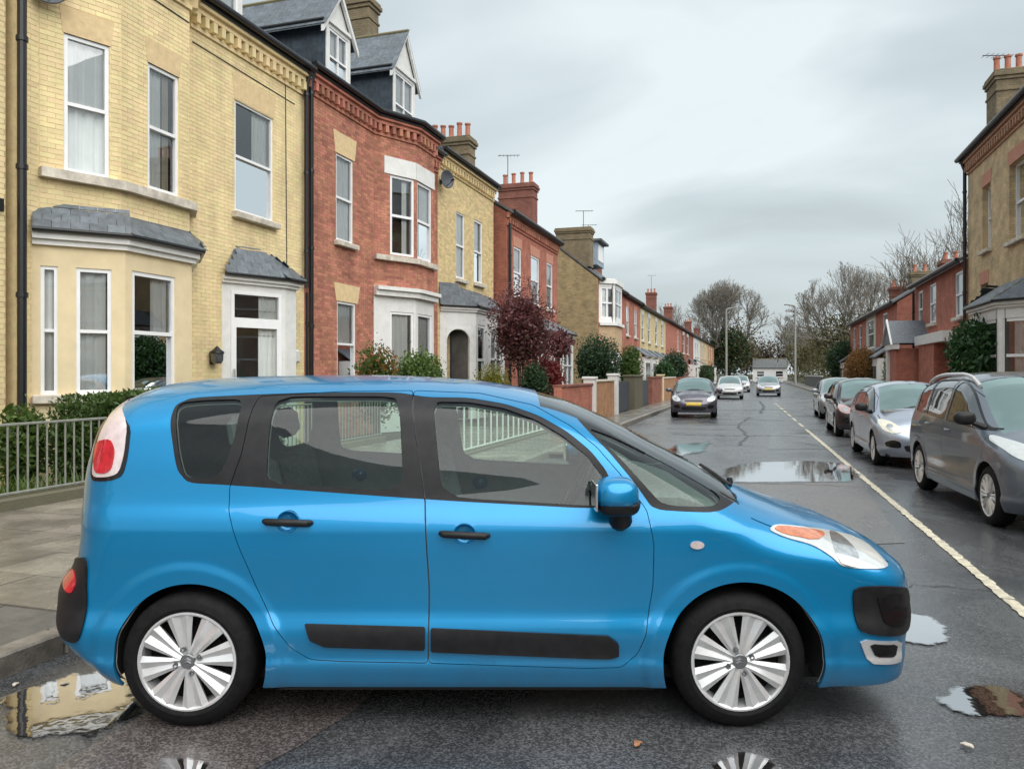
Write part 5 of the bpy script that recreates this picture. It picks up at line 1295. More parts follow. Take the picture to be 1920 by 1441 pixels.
bush('shrub', 'upright bright green conifer over the grey gate', (-6.1, 38.6, .1), (.62, .7, 1.25), 'mid', 2600, .06, .5, 14, lumpiness=.12)
bush('tree', 'round green tree over the pinkish garden wall', (-6.2, 61, .1), (1.05, 1.15, 1.25), 'dark', 2400, .10, .7, 15, cat='tree')
bush('shrub', 'smaller round bush left of the round green tree', (-6.3, 55, .1), (.75, .75, .9), 'laurel', 1500, .09, .6, 16)
bush('hedge', 'dark hedge behind the white parked cars', (-5.6, 92, .1), (.6, 6, 1.1), 'ivy', 2200, .16, .2, 17, True, cat='hedge')
bush('shrub', 'big glossy laurel bush beside the right-hand white bay', (6.35, 26.4, .1), (.75, 1.5, 1.5), 'laurel', 6500, .085, .25, 18, lumpiness=.25)
bush('hedge', 'rust coloured rounded hedge on the right pavement', (6.0, 50.5, .1), (1.0, 2.2, 1.35), 'orange', 9000, .065, .3, 19, shell=.25, lumpiness=.06, extra=[('mid', (.2, -.9, 1.3), (.7, 1.3, 1.2), 1500)], cat='hedge')
bush('tree', 'dark green tree behind the rust coloured hedge', (6.6, 68, .1), (1.3, 1.6, 1.8), 'dark', 3000, .12, .6, 20, cat='tree')
bush('shrub', 'variegated shrub by the gabled porch', (6.4, 41.6, .1), (.55, .8, 1.2), 'light', 1600, .07, .3, 21)
bare_tree('large bare tree with ivy at the end of the left terrace', (-6.5, 178, 0), 25, .55, 3, 6, [('ivy', (0, 0, 7.0), (5.4, 4.5, 5.2), 4800, .36), ('moss', (1, 0, 7), (6, 5, 5), 1500, .36)], .8, .28, (3, 5), .02, ell=(12.5, 9.0, 9.5))
bare_tree('broad mossy bare tree behind the right-hand terrace', (12.5, 122, 0), 19, .42, 8, 6, [('moss', (-.5, 0, 5.5), (5.6, 4.5, 5.5), 4200, .24)], .9, .22, (3, 5), .014, ell=(9.5, 7.0, 7.6))
bare_tree('bare tree over the roof of the bright red house', (11.4, 66, 0), 12.5, .22, 12, 5, None, .6, .3, (3, 4), .014)
bare_tree('second bare tree beside the tall tan house roof', (14.6, 68, 0), 15, .26, 14, 5, None, .6, .3, (3, 4), .015)
bare_tree('thin bare tree behind the street lamp on the right', (8.5, 190, 0), 15, .4, 21, 5, None, .7, .3, (3, 4), .03)
bare_tree('slender bare tree left of the large ivy-clad one', (-15, 170, 0), 16, .35, 25, 5, None, .7, .3, (3, 4), .03)
# the wood closing the view
rs = np.random.RandomState(44); VV, FF = [], []; n0 = 0
for k in range(70):
    x = rs.uniform(-70, 85); y = rs.uniform(205, 260); h = rs.uniform(5.5, 9)
    V, F = leaves((x, y, h), (rs.uniform(4, 7), 4, h), 1100, .36, rs, shell=.95, lumpiness=.6); VV.append(V); FF.append(F + n0); n0 += len(V)
o = leaf_obj('wood', np.vstack(VV), np.vstack(FF), LM['brown'], None); tag(o, kind='stuff', label='brown leafless wood closing the far end of the street', cat='wood')
rs = np.random.RandomState(45); VV, FF = [], []; n0 = 0
for k in range(22):
    x = rs.uniform(6.5, 24); y = rs.uniform(128, 195); h = rs.uniform(2.5, 5.5)
    V, F = leaves((x, y, h), (rs.uniform(2, 4), 4, h), 900, .22, rs, shell=.95, lumpiness=.6); VV.append(V); FF.append(F + n0); n0 += len(V)
o = leaf_obj('undergrowth', np.vstack(VV), np.vstack(FF), LM['moss'], None); tag(o, kind='stuff', label='olive undergrowth along the far right side', cat='undergrowth')
# garden plants and weeds
def tuft(label, x, y, z, n, h, leaf, seed, w=.25):
    rs = np.random.RandomState(seed); V = []; 
    for k in range(n):
        a = rs.rand() * 6.28; q = rs.rand()**.5 * w; b = np.array([x + q * math.cos(a), y + q * math.sin(a), z]); l = h * rs.uniform(.5, 1.1); a2 = rs.rand() * 6.28; tip = b + np.array([math.cos(a2) * l * .45, math.sin(a2) * l * .45, l]); sd = np.array([-math.sin(a2), math.cos(a2), 0]) * .012
        m = (b + tip) / 2 + np.array([0, 0, l * .12]); V += [b - sd, b + sd, m + sd, m - sd, m - sd, m + sd, tip + sd * .1, tip - sd * .1]
    V = np.array(V); o = leaf_obj('grass_tuft', V - np.array([x, y, z]), np.arange(len(V)).reshape(-1, 4), LM[leaf], None); o.location = (x, y, z); return tag(o, label, 'grass')
tuft('grass tuft growing at the left edge of the pavement', -6.35, 4.75, PZ, 90, .12, 'light', 1, .16)
tuft('strap leaved garden plant behind the railing at left', -8.4, 7.0, .0, 120, .42, 'light', 2, .3); tuft('strap leaved garden plant farther along the railing', -8.35, 7.6, .0, 110, .38, 'mid', 3, .28)
tuft('low spiky plant before the hedge', -8.3, 8.15, .0, 90, .3, 'light', 4, .25)
# fallen leaves and litter
M_leafl = mat('fallen_leaf', (.36, .17, .09), .7, var=.35, vscale=40); M_pale = mat('pale_litter', (.60, .55, .46), .7, var=.15)
for i, (x, y, s_, m, lb) in enumerate(((-3.72, 3.5, .05, M_leafl, 'brown leaf in the gutter under the rear bumper'), (-.5, 3.38, .028, M_leafl, 'small brown leaf on the tarmac below the front wheel'), (.87, 3.8, .028, M_pale, 'pale scrap on the tarmac at the lower right'), (-3.45, 3.12, .022, M_pale, 'pale chip in the gutter beside the big puddle'), (-3.69, 3.04, .022, M_pale, 'pale chip close to the kerb at the left edge'), (-3.62, 3.62, .045, M_leafl, 'curled leaf beside the kerb'))):
    a = np.linspace(0, 2 * math.pi, 12, endpoint=False); vs = [(s_ * math.cos(t), s_ * .55 * math.sin(t) * (1 + .25 * math.sin(5 * t)), .006 + .25 * s_ * abs(math.sin(t))**2) for t in a]
    o = raw('fallen_leaf', vs + [(v[0], v[1], v[2] - .004) for v in vs], [tuple(range(12)), tuple(range(23, 11, -1))] + [(k, 12 + k, 12 + (k + 1) % 12, (k + 1) % 12) for k in range(12)], m); o.location = (x, y, .006); o.rotation_euler = (0, 0, i * 1.3); tag(o, lb, 'leaf')

# ---- the blue car across the road
CAR_D = 4.37                                       # distance of its centre line from the camera
blue = empty('car', FWD * CAR_D, PHI, 'bright blue compact people carrier standing side-on across the wet road', 'car')
BS = Shape(
    top=[(-2.2, 1.55), (-1.9, 1.579), (-1.6, 1.607), (-1.2, 1.62), (-.8, 1.621), (-.3, 1.6), (0, 1.562), (.2, 1.518), (.4, 1.447), (.6, 1.353), (.8, 1.25), (1., 1.146), (1.12, 1.081), (1.3, .992), (1.5, .915), (1.7, .856), (1.95, .77)],
    front=[(.2, 2.029), (.3, 2.03), (.4, 2.042), (.5, 2.055), (.6, 2.05), (.7, 2.09), (.85, 2.08), (1., 2.06)],
    rear=[(.2, -2.094), (.28, -2.189), (.38, -2.294), (.48, -2.312), (.58, -2.297), (.72, -2.214), (.9, -2.188), (1.1, -2.196), (1.3, -2.171), (1.6, -2.111)],
    side=[(.15, .80), (.22, .835), (.30, .852), (.33, .846), (.44, .858), (.55, .836), (.70, .845), (.84, .855), (.90, .856), (.96, .843), (1.03, .815), (1.2, .775), (1.45, .70), (1.65, .64)],
    Rtop=[(-2.3, .30), (-1.8, .26), (-.6, .22), (.2, .22), (.6, .26), (1.1, .30), (1.5, .20), (2., .22)],
    Rf=.42, Rr=.34, wheels=((-1.49, .31), (1.047, .31)), ra=.36)
def cp(*pts):
    """point of the car's flank (u, v) from its place in the side view"""
    out = []
    for px, py in pts:
        w = .8
        for _ in range(12):
            d = CAR_D - w; u = (px - 960) / 1443 * d; v = EYE - (py - 700) / 1443 * d
            w = .5 * w + .5 * float(BS.W(np.array(u), np.array(v)))
        out.append((u, v))
    return out
def softened(poly, step=.05):
    return rounded(resample(poly, step), 2, .25)
B = Car(BS, blue, vbot=.185, spacing=.028, nsil=560, step=.012)
M_blue = mat('blue_paint', (.0, .25, .54), .30, .42, var=.04, vscale=1.3, coat=.8, spec=.35)
def grime(m, z0=.46, amt=.55):
    """road spray dried on the lower body"""
    nt = m.node_tree; L = nt.links; b = nt.nodes['Principled BSDF']; src = b.inputs['Base Color'].links[0].from_socket
    gp = nn(nt, 'ShaderNodeNewGeometry'); sx = nn(nt, 'ShaderNodeSeparateXYZ'); L.new(gp.outputs['Position'], sx.inputs[0])
    mr = nn(nt, 'ShaderNodeMapRange'); mr.inputs[1].default_value = z0; mr.inputs[2].default_value = .15; L.new(sx.outputs[2], mr.inputs[0])
    n1 = nn(nt, 'ShaderNodeTexNoise', Scale=7., Detail=8., Roughness=.7); L.new(gp.outputs['Position'], n1.inputs[0])
    mu = nn(nt, 'ShaderNodeMath', operation='MULTIPLY'); L.new(mr.outputs[0], mu.inputs[0]); L.new(n1.outputs[0], mu.inputs[1])
    m2 = nn(nt, 'ShaderNodeMath', operation='MULTIPLY'); L.new(mu.outputs[0], m2.inputs[0]); m2.inputs[1].default_value = amt
    mx = nn(nt, 'ShaderNodeMix', data_type='RGBA'); L.new(m2.outputs[0], mx.inputs[0]); L.new(src, mx.inputs[6]); mx.inputs[7].default_value = (.075, .068, .06, 1); L.new(mx.outputs[2], b.inputs['Base Color'])
    a2 = nn(nt, 'ShaderNodeMath', operation='ADD'); a2.inputs[1].default_value = b.inputs['Roughness'].default_value; L.new(m2.outputs[0], a2.inputs[0]); L.new(a2.outputs[0], b.inputs['Roughness'])
grime(M_blue)
arches = [(-1.475, .315, .352), (1.062, .305, .372)]
g_quarter = rounded(cp((329, 790), (336, 754), (385, 749), (462, 747), (438, 830), (408, 899), (346, 895), (334, 850)), 2, .17)
g_rear = rounded(cp((524, 742), (742, 742), (750, 775), (757, 921), (499, 906), (503, 820)), 2, .12)
g_front = rounded(cp((814, 752), (880, 753), (945, 764), (1005, 786), (1055, 816), (1098, 852), (1130, 893), (1146, 950), (830, 931)), 2, .10)
g_quarterlight = rounded(cp((1100, 800), (1150, 818), (1250, 868), (1340, 920), (1352, 934), (1336, 949), (1242, 946), (1205, 905), (1160, 855)), 2, .15)
t_dlo = rounded(cp((319, 790), (330, 758), (360, 745), (480, 739), (600, 735), (745, 735), (800, 744), (880, 745), (950, 757), (1010, 778), (1063, 808), (1108, 845), (1140, 886), (1162, 956), (830, 938), (430, 909), (352, 905), (331, 880)), 2, .15)
t_quarter = rounded(cp((1078, 780), (1150, 804), (1250, 854), (1340, 905), (1385, 928), (1342, 960), (1225, 955), (1190, 905), (1140, 845), (1100, 805)), 2, .12)
screen = [(u, float(BS.top(u)) - (.30 + .02 * u) * float(BS.Rt(u))) for u in np.linspace(.14, 1.10, 24)] + [(1.16, 1.6), (.10, 1.8)]
d_rear = softened(cp((487, 741), (640, 733), (776, 731), (797, 935), (805, 1100), (803, 1243), (640, 1240), (580, 1236), (545, 1215), (510, 1168), (480, 1100), (447, 1025), (428, 955), (430, 912), (452, 850)))
d_front = softened(cp((776, 731), (900, 736), (1000, 758), (1070, 797), (1120, 838), (1165, 890), (1213, 955), (1227, 1020), (1225, 1100), (1212, 1190), (1196, 1226), (1165, 1251), (1100, 1253), (803, 1243), (805, 1100), (797, 935)))
bonnet_cut = [(u, float(BS.top(u)) - .42 * float(BS.Rt(u))) for u in np.linspace(1.13, 1.80, 20)]
bonnet_gap = bonnet_cut + [(u, v - .005) for u, v in bonnet_cut[::-1]]
handles = {'r': cp((496, 976), (584, 979)), 'f': cp((826, 999), (916, 1003))}
cups = {k: [((h[0][0] + h[1][0]) / 2 + .052 * math.cos(a), (h[0][1] + h[1][1]) / 2 + .050 * math.sin(a)) for a in np.linspace(0, 2 * math.pi, 44, endpoint=False)] for k, h in handles.items()}
reg = B.regions([('glass_cup', cups['r']), ('glass_cup', cups['f']), ('glass_q', g_quarter), ('glass_r', g_rear), ('glass_f', g_front), ('glass_l', g_quarterlight), ('screen', screen),
                 ('door_r', shrink(d_rear, .0035)), ('door_f', shrink(d_front, .0035)), ('gap', d_rear), ('gap', d_front), ('gap', bonnet_gap),
                 ('trim_q', t_quarter)], arches, [t_dlo])
def split(tri, poly):
    m = inside(np.array(poly), B.V[tri].mean(1)); return tri[m], tri[~m]
solid = np.vstack([t for k, t in reg.items() if not k.startswith('glass') and k != 'screen'])
trim_b, reg['body'] = split(reg['body'], t_dlo)
mm = B.V[trim_b].mean(1)[:, 0]; trim_p = trim_b[(mm >= -.6) & (mm < 0)]; reg['body'] = np.vstack([reg['body'], trim_b[mm >= 0]]); trim_b = trim_b[mm < -.6]
trim_r, reg['door_r'] = split(reg['door_r'], t_dlo)
trim_f, reg['door_f'] = split(reg['door_f'], t_dlo)
B.lift('body', reg['body'], M_blue, 0)
reg.pop('glass_cup')
B.lift('inner_shell', solid, mat('cabin_trim', (.36, .38, .37), .8, var=.15), 0, off=-.03, rim=0)
mould = {'r': softened(cp((572, 1168), (797, 1174), (797, 1216), (610, 1210), (582, 1198)), .025),
         'f': softened(cp((808, 1176), (1140, 1190), (1160, 1205), (1160, 1228), (1140, 1234), (808, 1219)), .025)}
for sd in (-1, 1):
    for k, lab in (('r', 'rear door of the blue car'), ('f', 'front door of the blue car')):
        d = B.lift('door', reg['door_' + k], M_blue, sd)
        B.lift('window', reg['glass_' + k], M_carglass, sd, off=-.006, rim=0, parent=d)
        B.lift('window_surround', trim_r if k == 'r' else trim_f, M_blackplastic, sd, off=-.001, parent=d)
        B.side_patch('side_moulding', mould[k], M_blackplastic, sd, off=.016, rim=.022, parent=d)
        (u0, v0), (u1, v1) = handles[k]; um, vm = (u0 + u1) / 2, (v0 + v1) / 2
        # scooped handle cup: a shallow dish behind a bar
        yb = float(BS.W(np.array(um), np.array(vm)))
        ds = MB(); rr_ = [(.0525, -.003), (.051, .0015), (.048, .001), (.043, -.008), (.030, -.020), (.001, -.026)]
        ds.lathe(rr_, 36, 'Y'); o = ds.build('handle_cup', M_blue, d, True); o.location = (um, sd * yb, vm); o.rotation_euler = (R(3) * sd, 0, 0 if sd > 0 else math.pi); o.scale = (1, 1, .97)
        h = MB(); L_ = u1 - u0
        h.tube([(u0, sd * (yb + .004), v0), (u0 + .014, sd * (yb + .020), v0), (um, sd * (yb + .026), vm), (u1 - .014, sd * (yb + .022), v1), (u1, sd * (yb + .004), v1)], [.012, .0165, .0175, .0165, .012], 12)
        h.build('handle', M_blackplastic, d, True)
    for k in ('q', 'l'): B.lift('window', reg['glass_' + k], M_carglass, sd, off=-.006, rim=0)
    B.lift('pillar_trim', reg['trim_q'], M_blackplastic, sd, off=-.001)
    B.lift('window_surround', trim_b, M_blackplastic, sd, off=-.001)
    if len(trim_p): B.lift('pillar_trim', trim_p, M_blackplastic, sd, off=-.001)
    # lamps
    hl = B.side_patch('headlight', rounded(cp((1440, 993), (1452, 982), (1515, 988), (1590, 1001), (1622, 1016), (1648, 1040), (1669, 1064), (1580, 1064), (1560, 1044), (1526, 1022), (1470, 1007)), 2, .2), M_lamp, sd, off=.005, step=.02)
    B.side_patch('indicator_lens', rounded(cp((1450, 992), (1458, 986), (1515, 992), (1548, 999), (1530, 1014), (1470, 1002)), 1, .2), M_amber, sd, off=.009, step=.02, parent=hl)
    cu, cv = cp((1585, 1034))[0]
    B.side_patch('reflector_bowl', [(cu + .062 * math.cos(a) , cv + .058 * math.sin(a)) for a in np.linspace(0, 2 * math.pi, 30, endpoint=False)], M_lampin, sd, off=.008, step=.02, parent=hl)
    B.side_patch('bumper_pad', rounded(cp((1598, 1106), (1612, 1098), (1660, 1096), (1698, 1098), (1703, 1140), (1698, 1184), (1612, 1185), (1602, 1160)), 2, .18), M_blackplastic, sd, off=.014, rim=.02, step=.025)
    B.side_patch('pad_inset', rounded(cp((1640, 1112), (1690, 1110), (1694, 1140), (1690, 1172), (1655, 1170), (1646, 1140)), 2, .18), M_gloss_black, sd, off=.019, step=.02)
    fg = B.side_patch('fog_lamp', rounded(cp((1610, 1196), (1690, 1198), (1688, 1238), (1672, 1243), (1628, 1242)), 1, .15), M_alloy, sd, off=.008, step=.02)
    B.side_patch('fog_lens', rounded(cp((1628, 1204), (1680, 1205), (1676, 1230), (1640, 1230)), 1, .15), M_gloss_black, sd, off=.012, step=.02, parent=fg)
    ru, rv = cp((1307, 1021))[0]
    B.side_patch('side_repeater', [(ru + .032 * math.cos(a), rv + .018 * math.sin(a)) for a in np.linspace(0, 2 * math.pi, 24, endpoint=False)], M_palered, sd, off=.008, step=.015)
    B.side_patch('tail_light_seal', rounded(cp((226, 748), (249, 741), (250, 790), (241, 852), (231, 892), (208, 901), (170, 901), (172, 862), (182, 812), (200, 778)), 2, .2), M_gloss_black, sd, off=.003, step=.02)
    tl = B.side_patch('tail_light', rounded(cp((230, 752), (243, 746), (243, 790), (234, 850), (224, 886), (206, 894), (174, 894), (177, 862), (188, 815), (206, 782)), 2, .2), M_palered, sd, off=.006, step=.02)
    tu, tv = cp((200, 858))[0]
    B.side_patch('red_lens', rounded(cp((183, 828), (210, 822), (218, 845), (211, 880), (198, 888), (180, 886), (178, 860)), 2, .2), M_red, sd, off=.010, step=.015, parent=tl)
    B.side_patch('bumper_pad', rounded(cp((136, 1050), (156, 1042), (164, 1050), (165, 1120), (156, 1180), (146, 1204), (122, 1196), (110, 1170), (114, 1110)), 2, .18), M_blackplastic, sd, off=.012, rim=.02, step=.02)
    B.side_patch('reflector', rounded(cp((130, 1070), (145, 1064), (148, 1095), (140, 1112), (128, 1108)), 2, .2), M_red, sd, off=.018, step=.015)
    # door mirror
    mu, mv = .462, 1.085
    mir = blob('door_mirror', (mu, sd * .945, mv), (.098, .115, .085), M_blue, blue, 2.8, 28, (-.028, .1))
    blob('mirror_base', (mu + .006, sd * .94, mv - .01), (.100, .112, .075), M_blackplastic, mir, 3.2, 28, (-.075, -.012))
    MB().tube([(mu + .03, sd * .90, mv - .06), (mu + .035, sd * .87, mv - .12), (mu + .03, sd * .82, mv - .135)], [.045, .05, .05], 12).build('mirror_arm', M_blackplastic, mir, True)
    MB().box((mu - .094, sd * .945, mv + .005), (.012, .19, .12)).build('mirror_glass', M_chrome, mir, True, .004)
B.lift('windscreen', reg['screen'], M_screen, 0, off=-.004, rim=0)
B.end_patch('rear_window', rounded([(-.55, 1.12), (.55, 1.12), (.50, 1.50), (-.50, 1.50)], 2, .15), M_gloss_black, -1, .004)
B.end_patch('grille', rounded([(-.50, .44), (.50, .44), (.56, .56), (-.56, .56)], 2, .15), M_blackplastic, 1, .006)
B.end_patch('grille', rounded([(-.40, .26), (.40, .26), (.46, .36), (-.46, .36)], 2, .15), M_blackplastic, 1, .006)
B.end_patch('number_plate', [(-.26, .46), (.26, .46), (.26, .55), (-.26, .55)], M_platew, 1, .016)
MB().tube([(1.12, -.42, 1.055), (1.09, -.2, 1.092), (1.07, .0, 1.112)], .011, 6).build('wiper', M_blackplastic, blue)
MB().lathe([(.001, .03), (.014, .03), (.02, .0)], 10, 'Z', (1.15, -.30, 1.05)).build('wiper_pivot', M_blackplastic, blue, True)
wheel_wells(B, blue, arches)
for u in (-1.49, 1.047):
    for sd in (-1, 1): make_wheel(blue, u, sd, .845, phase=R(25) if u > 0 else R(10))
MB().prism([(-1.8, -.66), (-1.08, -.66), (-1.08, -.81), (.66, -.81), (.66, -.66), (1.65, -.66), (1.65, .66), (.66, .66), (.66, .81), (-1.08, .81), (-1.08, .66), (-1.8, .66)], .17, .23).build('underbody', M_dark, blue)
for u, y in ((-.10, -.36), (-.10, .36), (-.98, -.38), (-.98, .38)): seat(blue, u, y, .41)
MB().add(*(lambda P: ([(x, y, z) for y in (-.70, .70) for x, z in P], [tuple(range(len(P))), tuple(range(2 * len(P) - 1, len(P) - 1, -1))] + [(i, (i + 1) % len(P), len(P) + (i + 1) % len(P), len(P) + i) for i in range(len(P))]))([(.50, .70), (.52, .98), (.60, 1.06), (.80, 1.06), (1.02, .99), (1.05, .70)])).build('dashboard', M_seat, blue, False, .02)
sw = MB(); cpt = Vector((.34, -.36, 1.06)); ax = Matrix.Rotation(R(-62), 3, 'Y')
sw.tube([cpt + ax @ Vector((.18 * math.cos(a), .18 * math.sin(a), 0)) for a in np.linspace(0, 2 * math.pi, 25)], .014, 8, False)
sw.tube([cpt + ax @ Vector((-.17, 0, 0)), cpt + ax @ Vector((.17, 0, 0))], .014, 6).tube([cpt, Vector((.58, -.36, .94))], .03, 8)
sw.build('steering_wheel', M_blackplastic, blue, True)

# ------------------------------------------------------------------ the other cars
M_screen2 = glass_mat('parked_windscreen', (.40, .52, .48), .42, tintg=(.80, 1, .95))
M_sideglass = glass_mat('parked_side_glass', (.30, .34, .33), .16)
KIND = {
    'mpv': dict(top=[(-2.25, 1.30), (-2.0, 1.50), (-1.6, 1.60), (-1.0, 1.65), (-.4, 1.655), (0, 1.62), (.3, 1.53), (.6, 1.39), (.9, 1.24), (1.15, 1.11), (1.3, 1.05), (1.6, .98), (1.9, .88), (2.2, .74)],
                front=[(.2, 2.02), (.35, 2.14), (.5, 2.18), (.65, 2.16), (.8, 2.14), (1., 2.10)], rear=[(.2, -2.1), (.4, -2.2), (.6, -2.22), (.9, -2.16), (1.2, -2.10), (1.6, -1.98)],
                side=[(.15, .82), (.25, .87), (.34, .885), (.38, .872), (.55, .885), (.75, .895), (.92, .885), (1.02, .865), (1.25, .80), (1.6, .70)], ax=(-1.34, 1.33), r=.32, belt=(1.02, 1.10), hood=1.28),
    'hatch': dict(top=[(-2.05, 1.05), (-1.85, 1.28), (-1.5, 1.40), (-1.0, 1.47), (-.4, 1.485), (0, 1.46), (.3, 1.37), (.6, 1.23), (.85, 1.09), (1.02, 1.0), (1.3, .93), (1.6, .86), (1.95, .72)],
                  front=[(.2, 1.84), (.35, 1.94), (.5, 1.98), (.65, 1.96), (.8, 1.93), (1., 1.90)], rear=[(.2, -1.9), (.4, -2.0), (.6, -2.02), (.9, -1.96), (1.2, -1.88), (1.5, -1.76)],
                  side=[(.15, .78), (.25, .825), (.34, .84), (.38, .828), (.55, .84), (.75, .848), (.88, .838), (.97, .815), (1.2, .74), (1.5, .63)], ax=(-1.26, 1.24), r=.30, belt=(.90, .99), hood=1.0)}
def parked_car(label, x, y, rz, pm, kind='hatch', near=False, plate='w', light=M_lamp, mir=None, sc=1., rails=False, tail=False):
    k = KIND[kind]; t = empty('car', (x, y, 0), rz, label, 'car', 'cars parked along the street'); t.scale = (sc, sc, sc)
    a0, a1 = k['ax']; r = k['r']
    S = Shape(k['top'], k['front'], k['rear'], k['side'], [(-2.3, .34), (-1.6, .26), (-.6, .22), (.3, .24), (.8, .30), (1.1, .26), (1.6, .22), (2.2, .26)], Rf=.46, Rr=.40, p=2.3, wheels=((a0, r), (a1, r)), ra=r + .05, flare=.010, band=.07)
    C = Car(S, t, vbot=.2, spacing=.045 if near else .075, nsil=360 if near else 220, step=.018 if near else .04, row=(.0015, .006, .015, .03, .055, .08))
    ar = [(a0, r, r + .045), (a1, r, r + .045)]; b0, b1 = k['belt']
    belt = lambda u: b0 + (b1 - b0) * (1.0 - u) / 2.4
    tb = lambda u: float(S.top(u)) - .52 * float(S.Rt(u))
    def win(u0, u1, lean0=0., lean1=0.):
        us = np.linspace(u0, u1, 16); pts = [(u, belt(u)) for u in us] + [(u + (lean1 if u > (u0 + u1) / 2 else lean0), max(tb(u), belt(u) + .004)) for u in us[::-1]]
        return rounded(pts, 1, .2)
    B0 = -.22
    w_f, w_r, w_q = win(B0 + .05, k['hood'] - .12), win(-1.08, B0 - .04), win(-1.62 if kind == 'mpv' else -1.45, -1.14)
    scr = [(u, float(S.top(u)) - .34 * float(S.Rt(u))) for u in np.linspace(.12, k['hood'] - .02, 22)] + [(k['hood'] + .04, 1.9), (.05, 2.)]
    d_f = rounded([(B0, .30), (B0, tb(B0) + .05), (.45, tb(.45) + .05), (k['hood'] - .10, belt(1.) + .03), (k['hood'] - .06, .75), (a1 - r - .07, .34), (a1 - r - .12, .28)], 1, .15)
    d_r = rounded([(B0, .30), (B0, tb(B0) + .05), (-1.1, tb(-1.1) + .04), (-1.16, 1.0), (-1.02, .74), (a0 + r + .08, .36), (a0 + r + .14, .28)], 1, .15)
    hood = [(u, float(S.top(u)) - .40 * float(S.Rt(u))) for u in np.linspace(k['hood'] + .02, k['hood'] + .66, 14)]; hg = hood + [(u, v - .006) for u, v in hood[::-1]]
    sp = [('gf', w_f), ('gr', w_r), ('gq', w_q), ('scr', scr)]
    if near: sp += [('gap', hg), ('df', shrink(d_f, .004)), ('dr', shrink(d_r, .004)), ('gap', d_f), ('gap', d_r)]
    g = C.regions(sp, ar)
    solid = np.vstack([q for n, q in g.items() if n not in ('gf', 'gr', 'gq', 'scr')])
    C.lift('body', g['body'], pm, 0, rim=.014); C.lift('inner_shell', solid, M_dark, 0, off=-.03, rim=0)
    for sd in (-1, 1):
        par = {'f': t, 'r': t}
        if near:
            for q in 'fr':
                par[q] = C.lift('door', g['d' + q], pm, sd); uh = {'f': .0, 'r': -.86}[q]; zh = belt(uh) - .12; yb = float(S.W(np.array(uh), np.array(zh)))
                MB().tube([(uh - .09, sd * (yb + .002), zh), (uh - .06, sd * (yb + .022), zh), (uh + .06, sd * (yb + .022), zh - .003), (uh + .09, sd * (yb + .002), zh - .003)], .013, 8).build('handle', pm, par[q], True)
        C.lift('window', g['gf'], M_sideglass, sd, off=-.005, rim=0, parent=par['f']); C.lift('window', g['gr'], M_sideglass, sd, off=-.005, rim=0, parent=par['r']); C.lift('window', g['gq'], M_sideglass, sd, off=-.005, rim=0)
        for gl in (w_f, w_r, w_q) if near else ():
            P = np.array(gl); o_ = shrink(P, -.014); V, T = cdt([], [resample(o_, .03), resample(P, .03)]); c_ = V[T].mean(1); T = T[inside(o_, c_) & ~inside(P, c_)]; u, v = V[:, 0], V[:, 1]; w = S.W(u, v); N = S.N(u, v, w); X = np.stack([u, v, w], 1) + N * .002
            C._patch('window_seal', V, T, np.stack([X[:, 0], sd * X[:, 2], X[:, 1]], 1), np.stack([N[:, 0], sd * N[:, 2], N[:, 1]], 1), M_gloss_black, t, .006)
        zb = k['hood'] ; zl = .70 if kind == 'hatch' else .80
        if kind == 'hatch': hp = [(.46, zl - .07), (.60, zl - .10), (.74, zl - .05), (.79, zl + .06), (.74, zl + .13), (.62, zl + .11), (.50, zl + .03)]
        else: hp = [(.42, zl - .06), (.62, zl - .09), (.80, zl - .02), (.845, zl + .10), (.80, zl + .17), (.66, zl + .11), (.48, zl + .02)]
        h = C.end_patch('headlight', rounded([(sd * -a, b) for a, b in hp], 2, .2), light, 1, .006, step=.025)
        C.end_patch('headlight_bowl', [(sd * -(.63 + .055 * math.cos(q)), zl + .01 + .05 * math.sin(q)) for q in np.linspace(0, 2 * math.pi, 20, endpoint=False)], M_lampin, 1, .010, step=.025, parent=h)
        C.end_patch('fog_lamp', rounded([(sd * -a, b) for a, b in ((.48, .36), (.70, .37), (.72, .46), (.60, .50), (.50, .47))], 2, .2), M_gloss_black, 1, .006, step=.025)
        C.end_patch('tail_light', rounded([(sd * a, b) for a, b in ((.52, .80), (.72, .78), (.74, .98), (.56, 1.0))], 2, .2), M_red, -1, .006, step=.03)
        mu, mz = k['hood'] - .32, belt(.8) + .10; yb = k['side'][-3][1] + .12
        m_ = blob('door_mirror', (mu, sd * yb, mz), (.075, .115, .075), mir or pm, t, 2.6, 20); MB().tube([(mu + .02, sd * (yb - .08), mz - .05), (mu + .04, sd * (yb - .20), mz - .10)], [.03, .035], 8).build('mirror_arm', M_blackplastic, m_, True)
        if rails: MB().tube([(u, sd * .60, float(S.top(u)) + .035 * min(1, (u + 1.8) / .3, (.25 - u) / .3) - .07) for u in np.linspace(-1.8, .25, 18)], .024, 8).build('roof_rail', M_alloy, t, True)
        for u in (a0, a1): make_wheel(t, u, sd, k['side'][4][1] - .012, r, r * .70, .2, 10 if near else 6, False)
    C.lift('windscreen', g['scr'], M_screen2, 0, off=-.004, rim=0)
    if near:
        C.side_patch('bonnet_edge', [(9, 9)] * 0 + [(a1 - .1, .62), (a1 + .02, .62), (a1 + .02, .635), (a1 - .1, .635)], M_chrome, -1) if False else None
        for y_ in (-.36, .36): seat(t, -.05, y_, .34)
        MB().box((.85, 0, .92), (.5, 1.3, .12)).build('dashboard', M_seat, t, False, .03)
    u1, z1 = k['hood'] - .05, float(S.top(k['hood'] - .05))
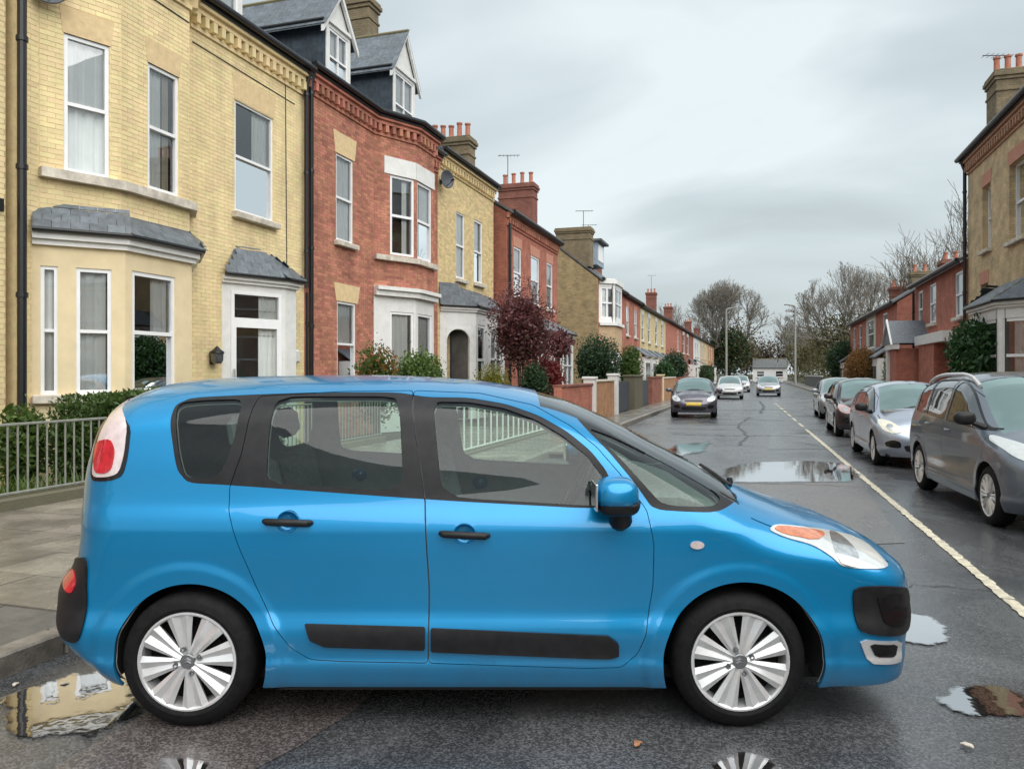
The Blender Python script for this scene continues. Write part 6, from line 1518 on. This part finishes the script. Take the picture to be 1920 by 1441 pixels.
    MB().tube([(u1 + .02, -.55, z1 - .10), (u1 + .02, -.1, z1 + .005), (u1, .2, z1 + .0)], .011, 6).tube([(u1 + .02, .0, z1 + .0), (u1, .35, z1 - .03), (u1 + .02, .56, z1 - .10)], .011, 6).build('wiper', M_blackplastic, t)
    C.end_patch('grille', rounded([(-.30, .60 if kind == 'hatch' else .66), (.30, .60 if kind == 'hatch' else .66), (.34, .665 if kind == 'hatch' else .74), (-.34, .665 if kind == 'hatch' else .74)], 2, .15), M_gloss_black, 1, .005)
    C.end_patch('grille', rounded([(-.40, .29), (.40, .29), (.46, .42), (-.46, .42)], 2, .15), M_gloss_black, 1, .005)
    C.end_patch('number_plate', [(-.26, .47), (.26, .47), (.26, .575), (-.26, .575)], M_plate if plate == 'y' else M_platew, 1, .012)
    C.end_patch('number_plate', [(-.26, .62), (.26, .62), (.26, .73), (-.26, .73)], M_plate, -1, .012)
    C.end_patch('rear_window', rounded([(-.50, 1.04), (.50, 1.04), (.42, 1.30), (-.42, 1.30)], 2, .15), M_gloss_black, -1, .004)
    wheel_wells(C, t, ar, .5); MB().prism([(-1.9, -.7), (1.7, -.7), (1.7, .7), (-1.9, .7)], .2, .24).build('underbody', M_dark, t)
    return t
P_grey = paint('paint_dark_grey', (.115, .140, .175), .20, .34); P_silver = paint('paint_silver_blue', (.40, .45, .54), .55, .3); P_maroon = paint('paint_maroon', (.030, .018, .022), .4, .3); P_silv2 = paint('paint_silver', (.38, .40, .42), .55, .3); P_white = paint('paint_white', (.50, .51, .52), 0., .35); P_plum = paint('paint_plum_grey', (.11, .105, .135), .55, .3)
parked_car('dark grey people carrier with roof rails at the right edge', 3.14, 10.85, R(-86), P_grey, 'mpv', True, rails=True, mir=M_blackplastic)
parked_car('silver blue hatchback behind the dark grey people carrier', 2.76, 16.35, R(-88.5), P_silver, 'hatch', True, mir=M_blackplastic, light=mat('lamp_lit', (.80, .76, .62), .1, var=.12, vscale=25, coat=1.))
parked_car('dark maroon hatchback third in the right-hand row', 2.76, 22.9, R(-90), P_maroon, 'hatch', True, sc=1.02, light=mat('lamp_pinkish', (.55, .36, .35), .1, var=.2, vscale=25, coat=1.))
parked_car('small silver car farthest in the right-hand row', 2.95, 31.2, R(-90), P_silv2, 'hatch')
parked_car('plum grey hatchback with yellow plate by the left kerb', -2.35, 30.6, R(-86), P_plum, 'hatch', True, plate='y')
parked_car('white car parked beyond the plum grey hatchback', -1.75, 52.5, R(-88), P_white, 'hatch', plate='w')
parked_car('second white car tucked behind the first white one', -1.5, 72, R(-88), P_white, 'hatch')
parked_car('pale silver car coming down the middle of the road', .75, 60, R(-90), P_silv2, 'hatch', plate='y')
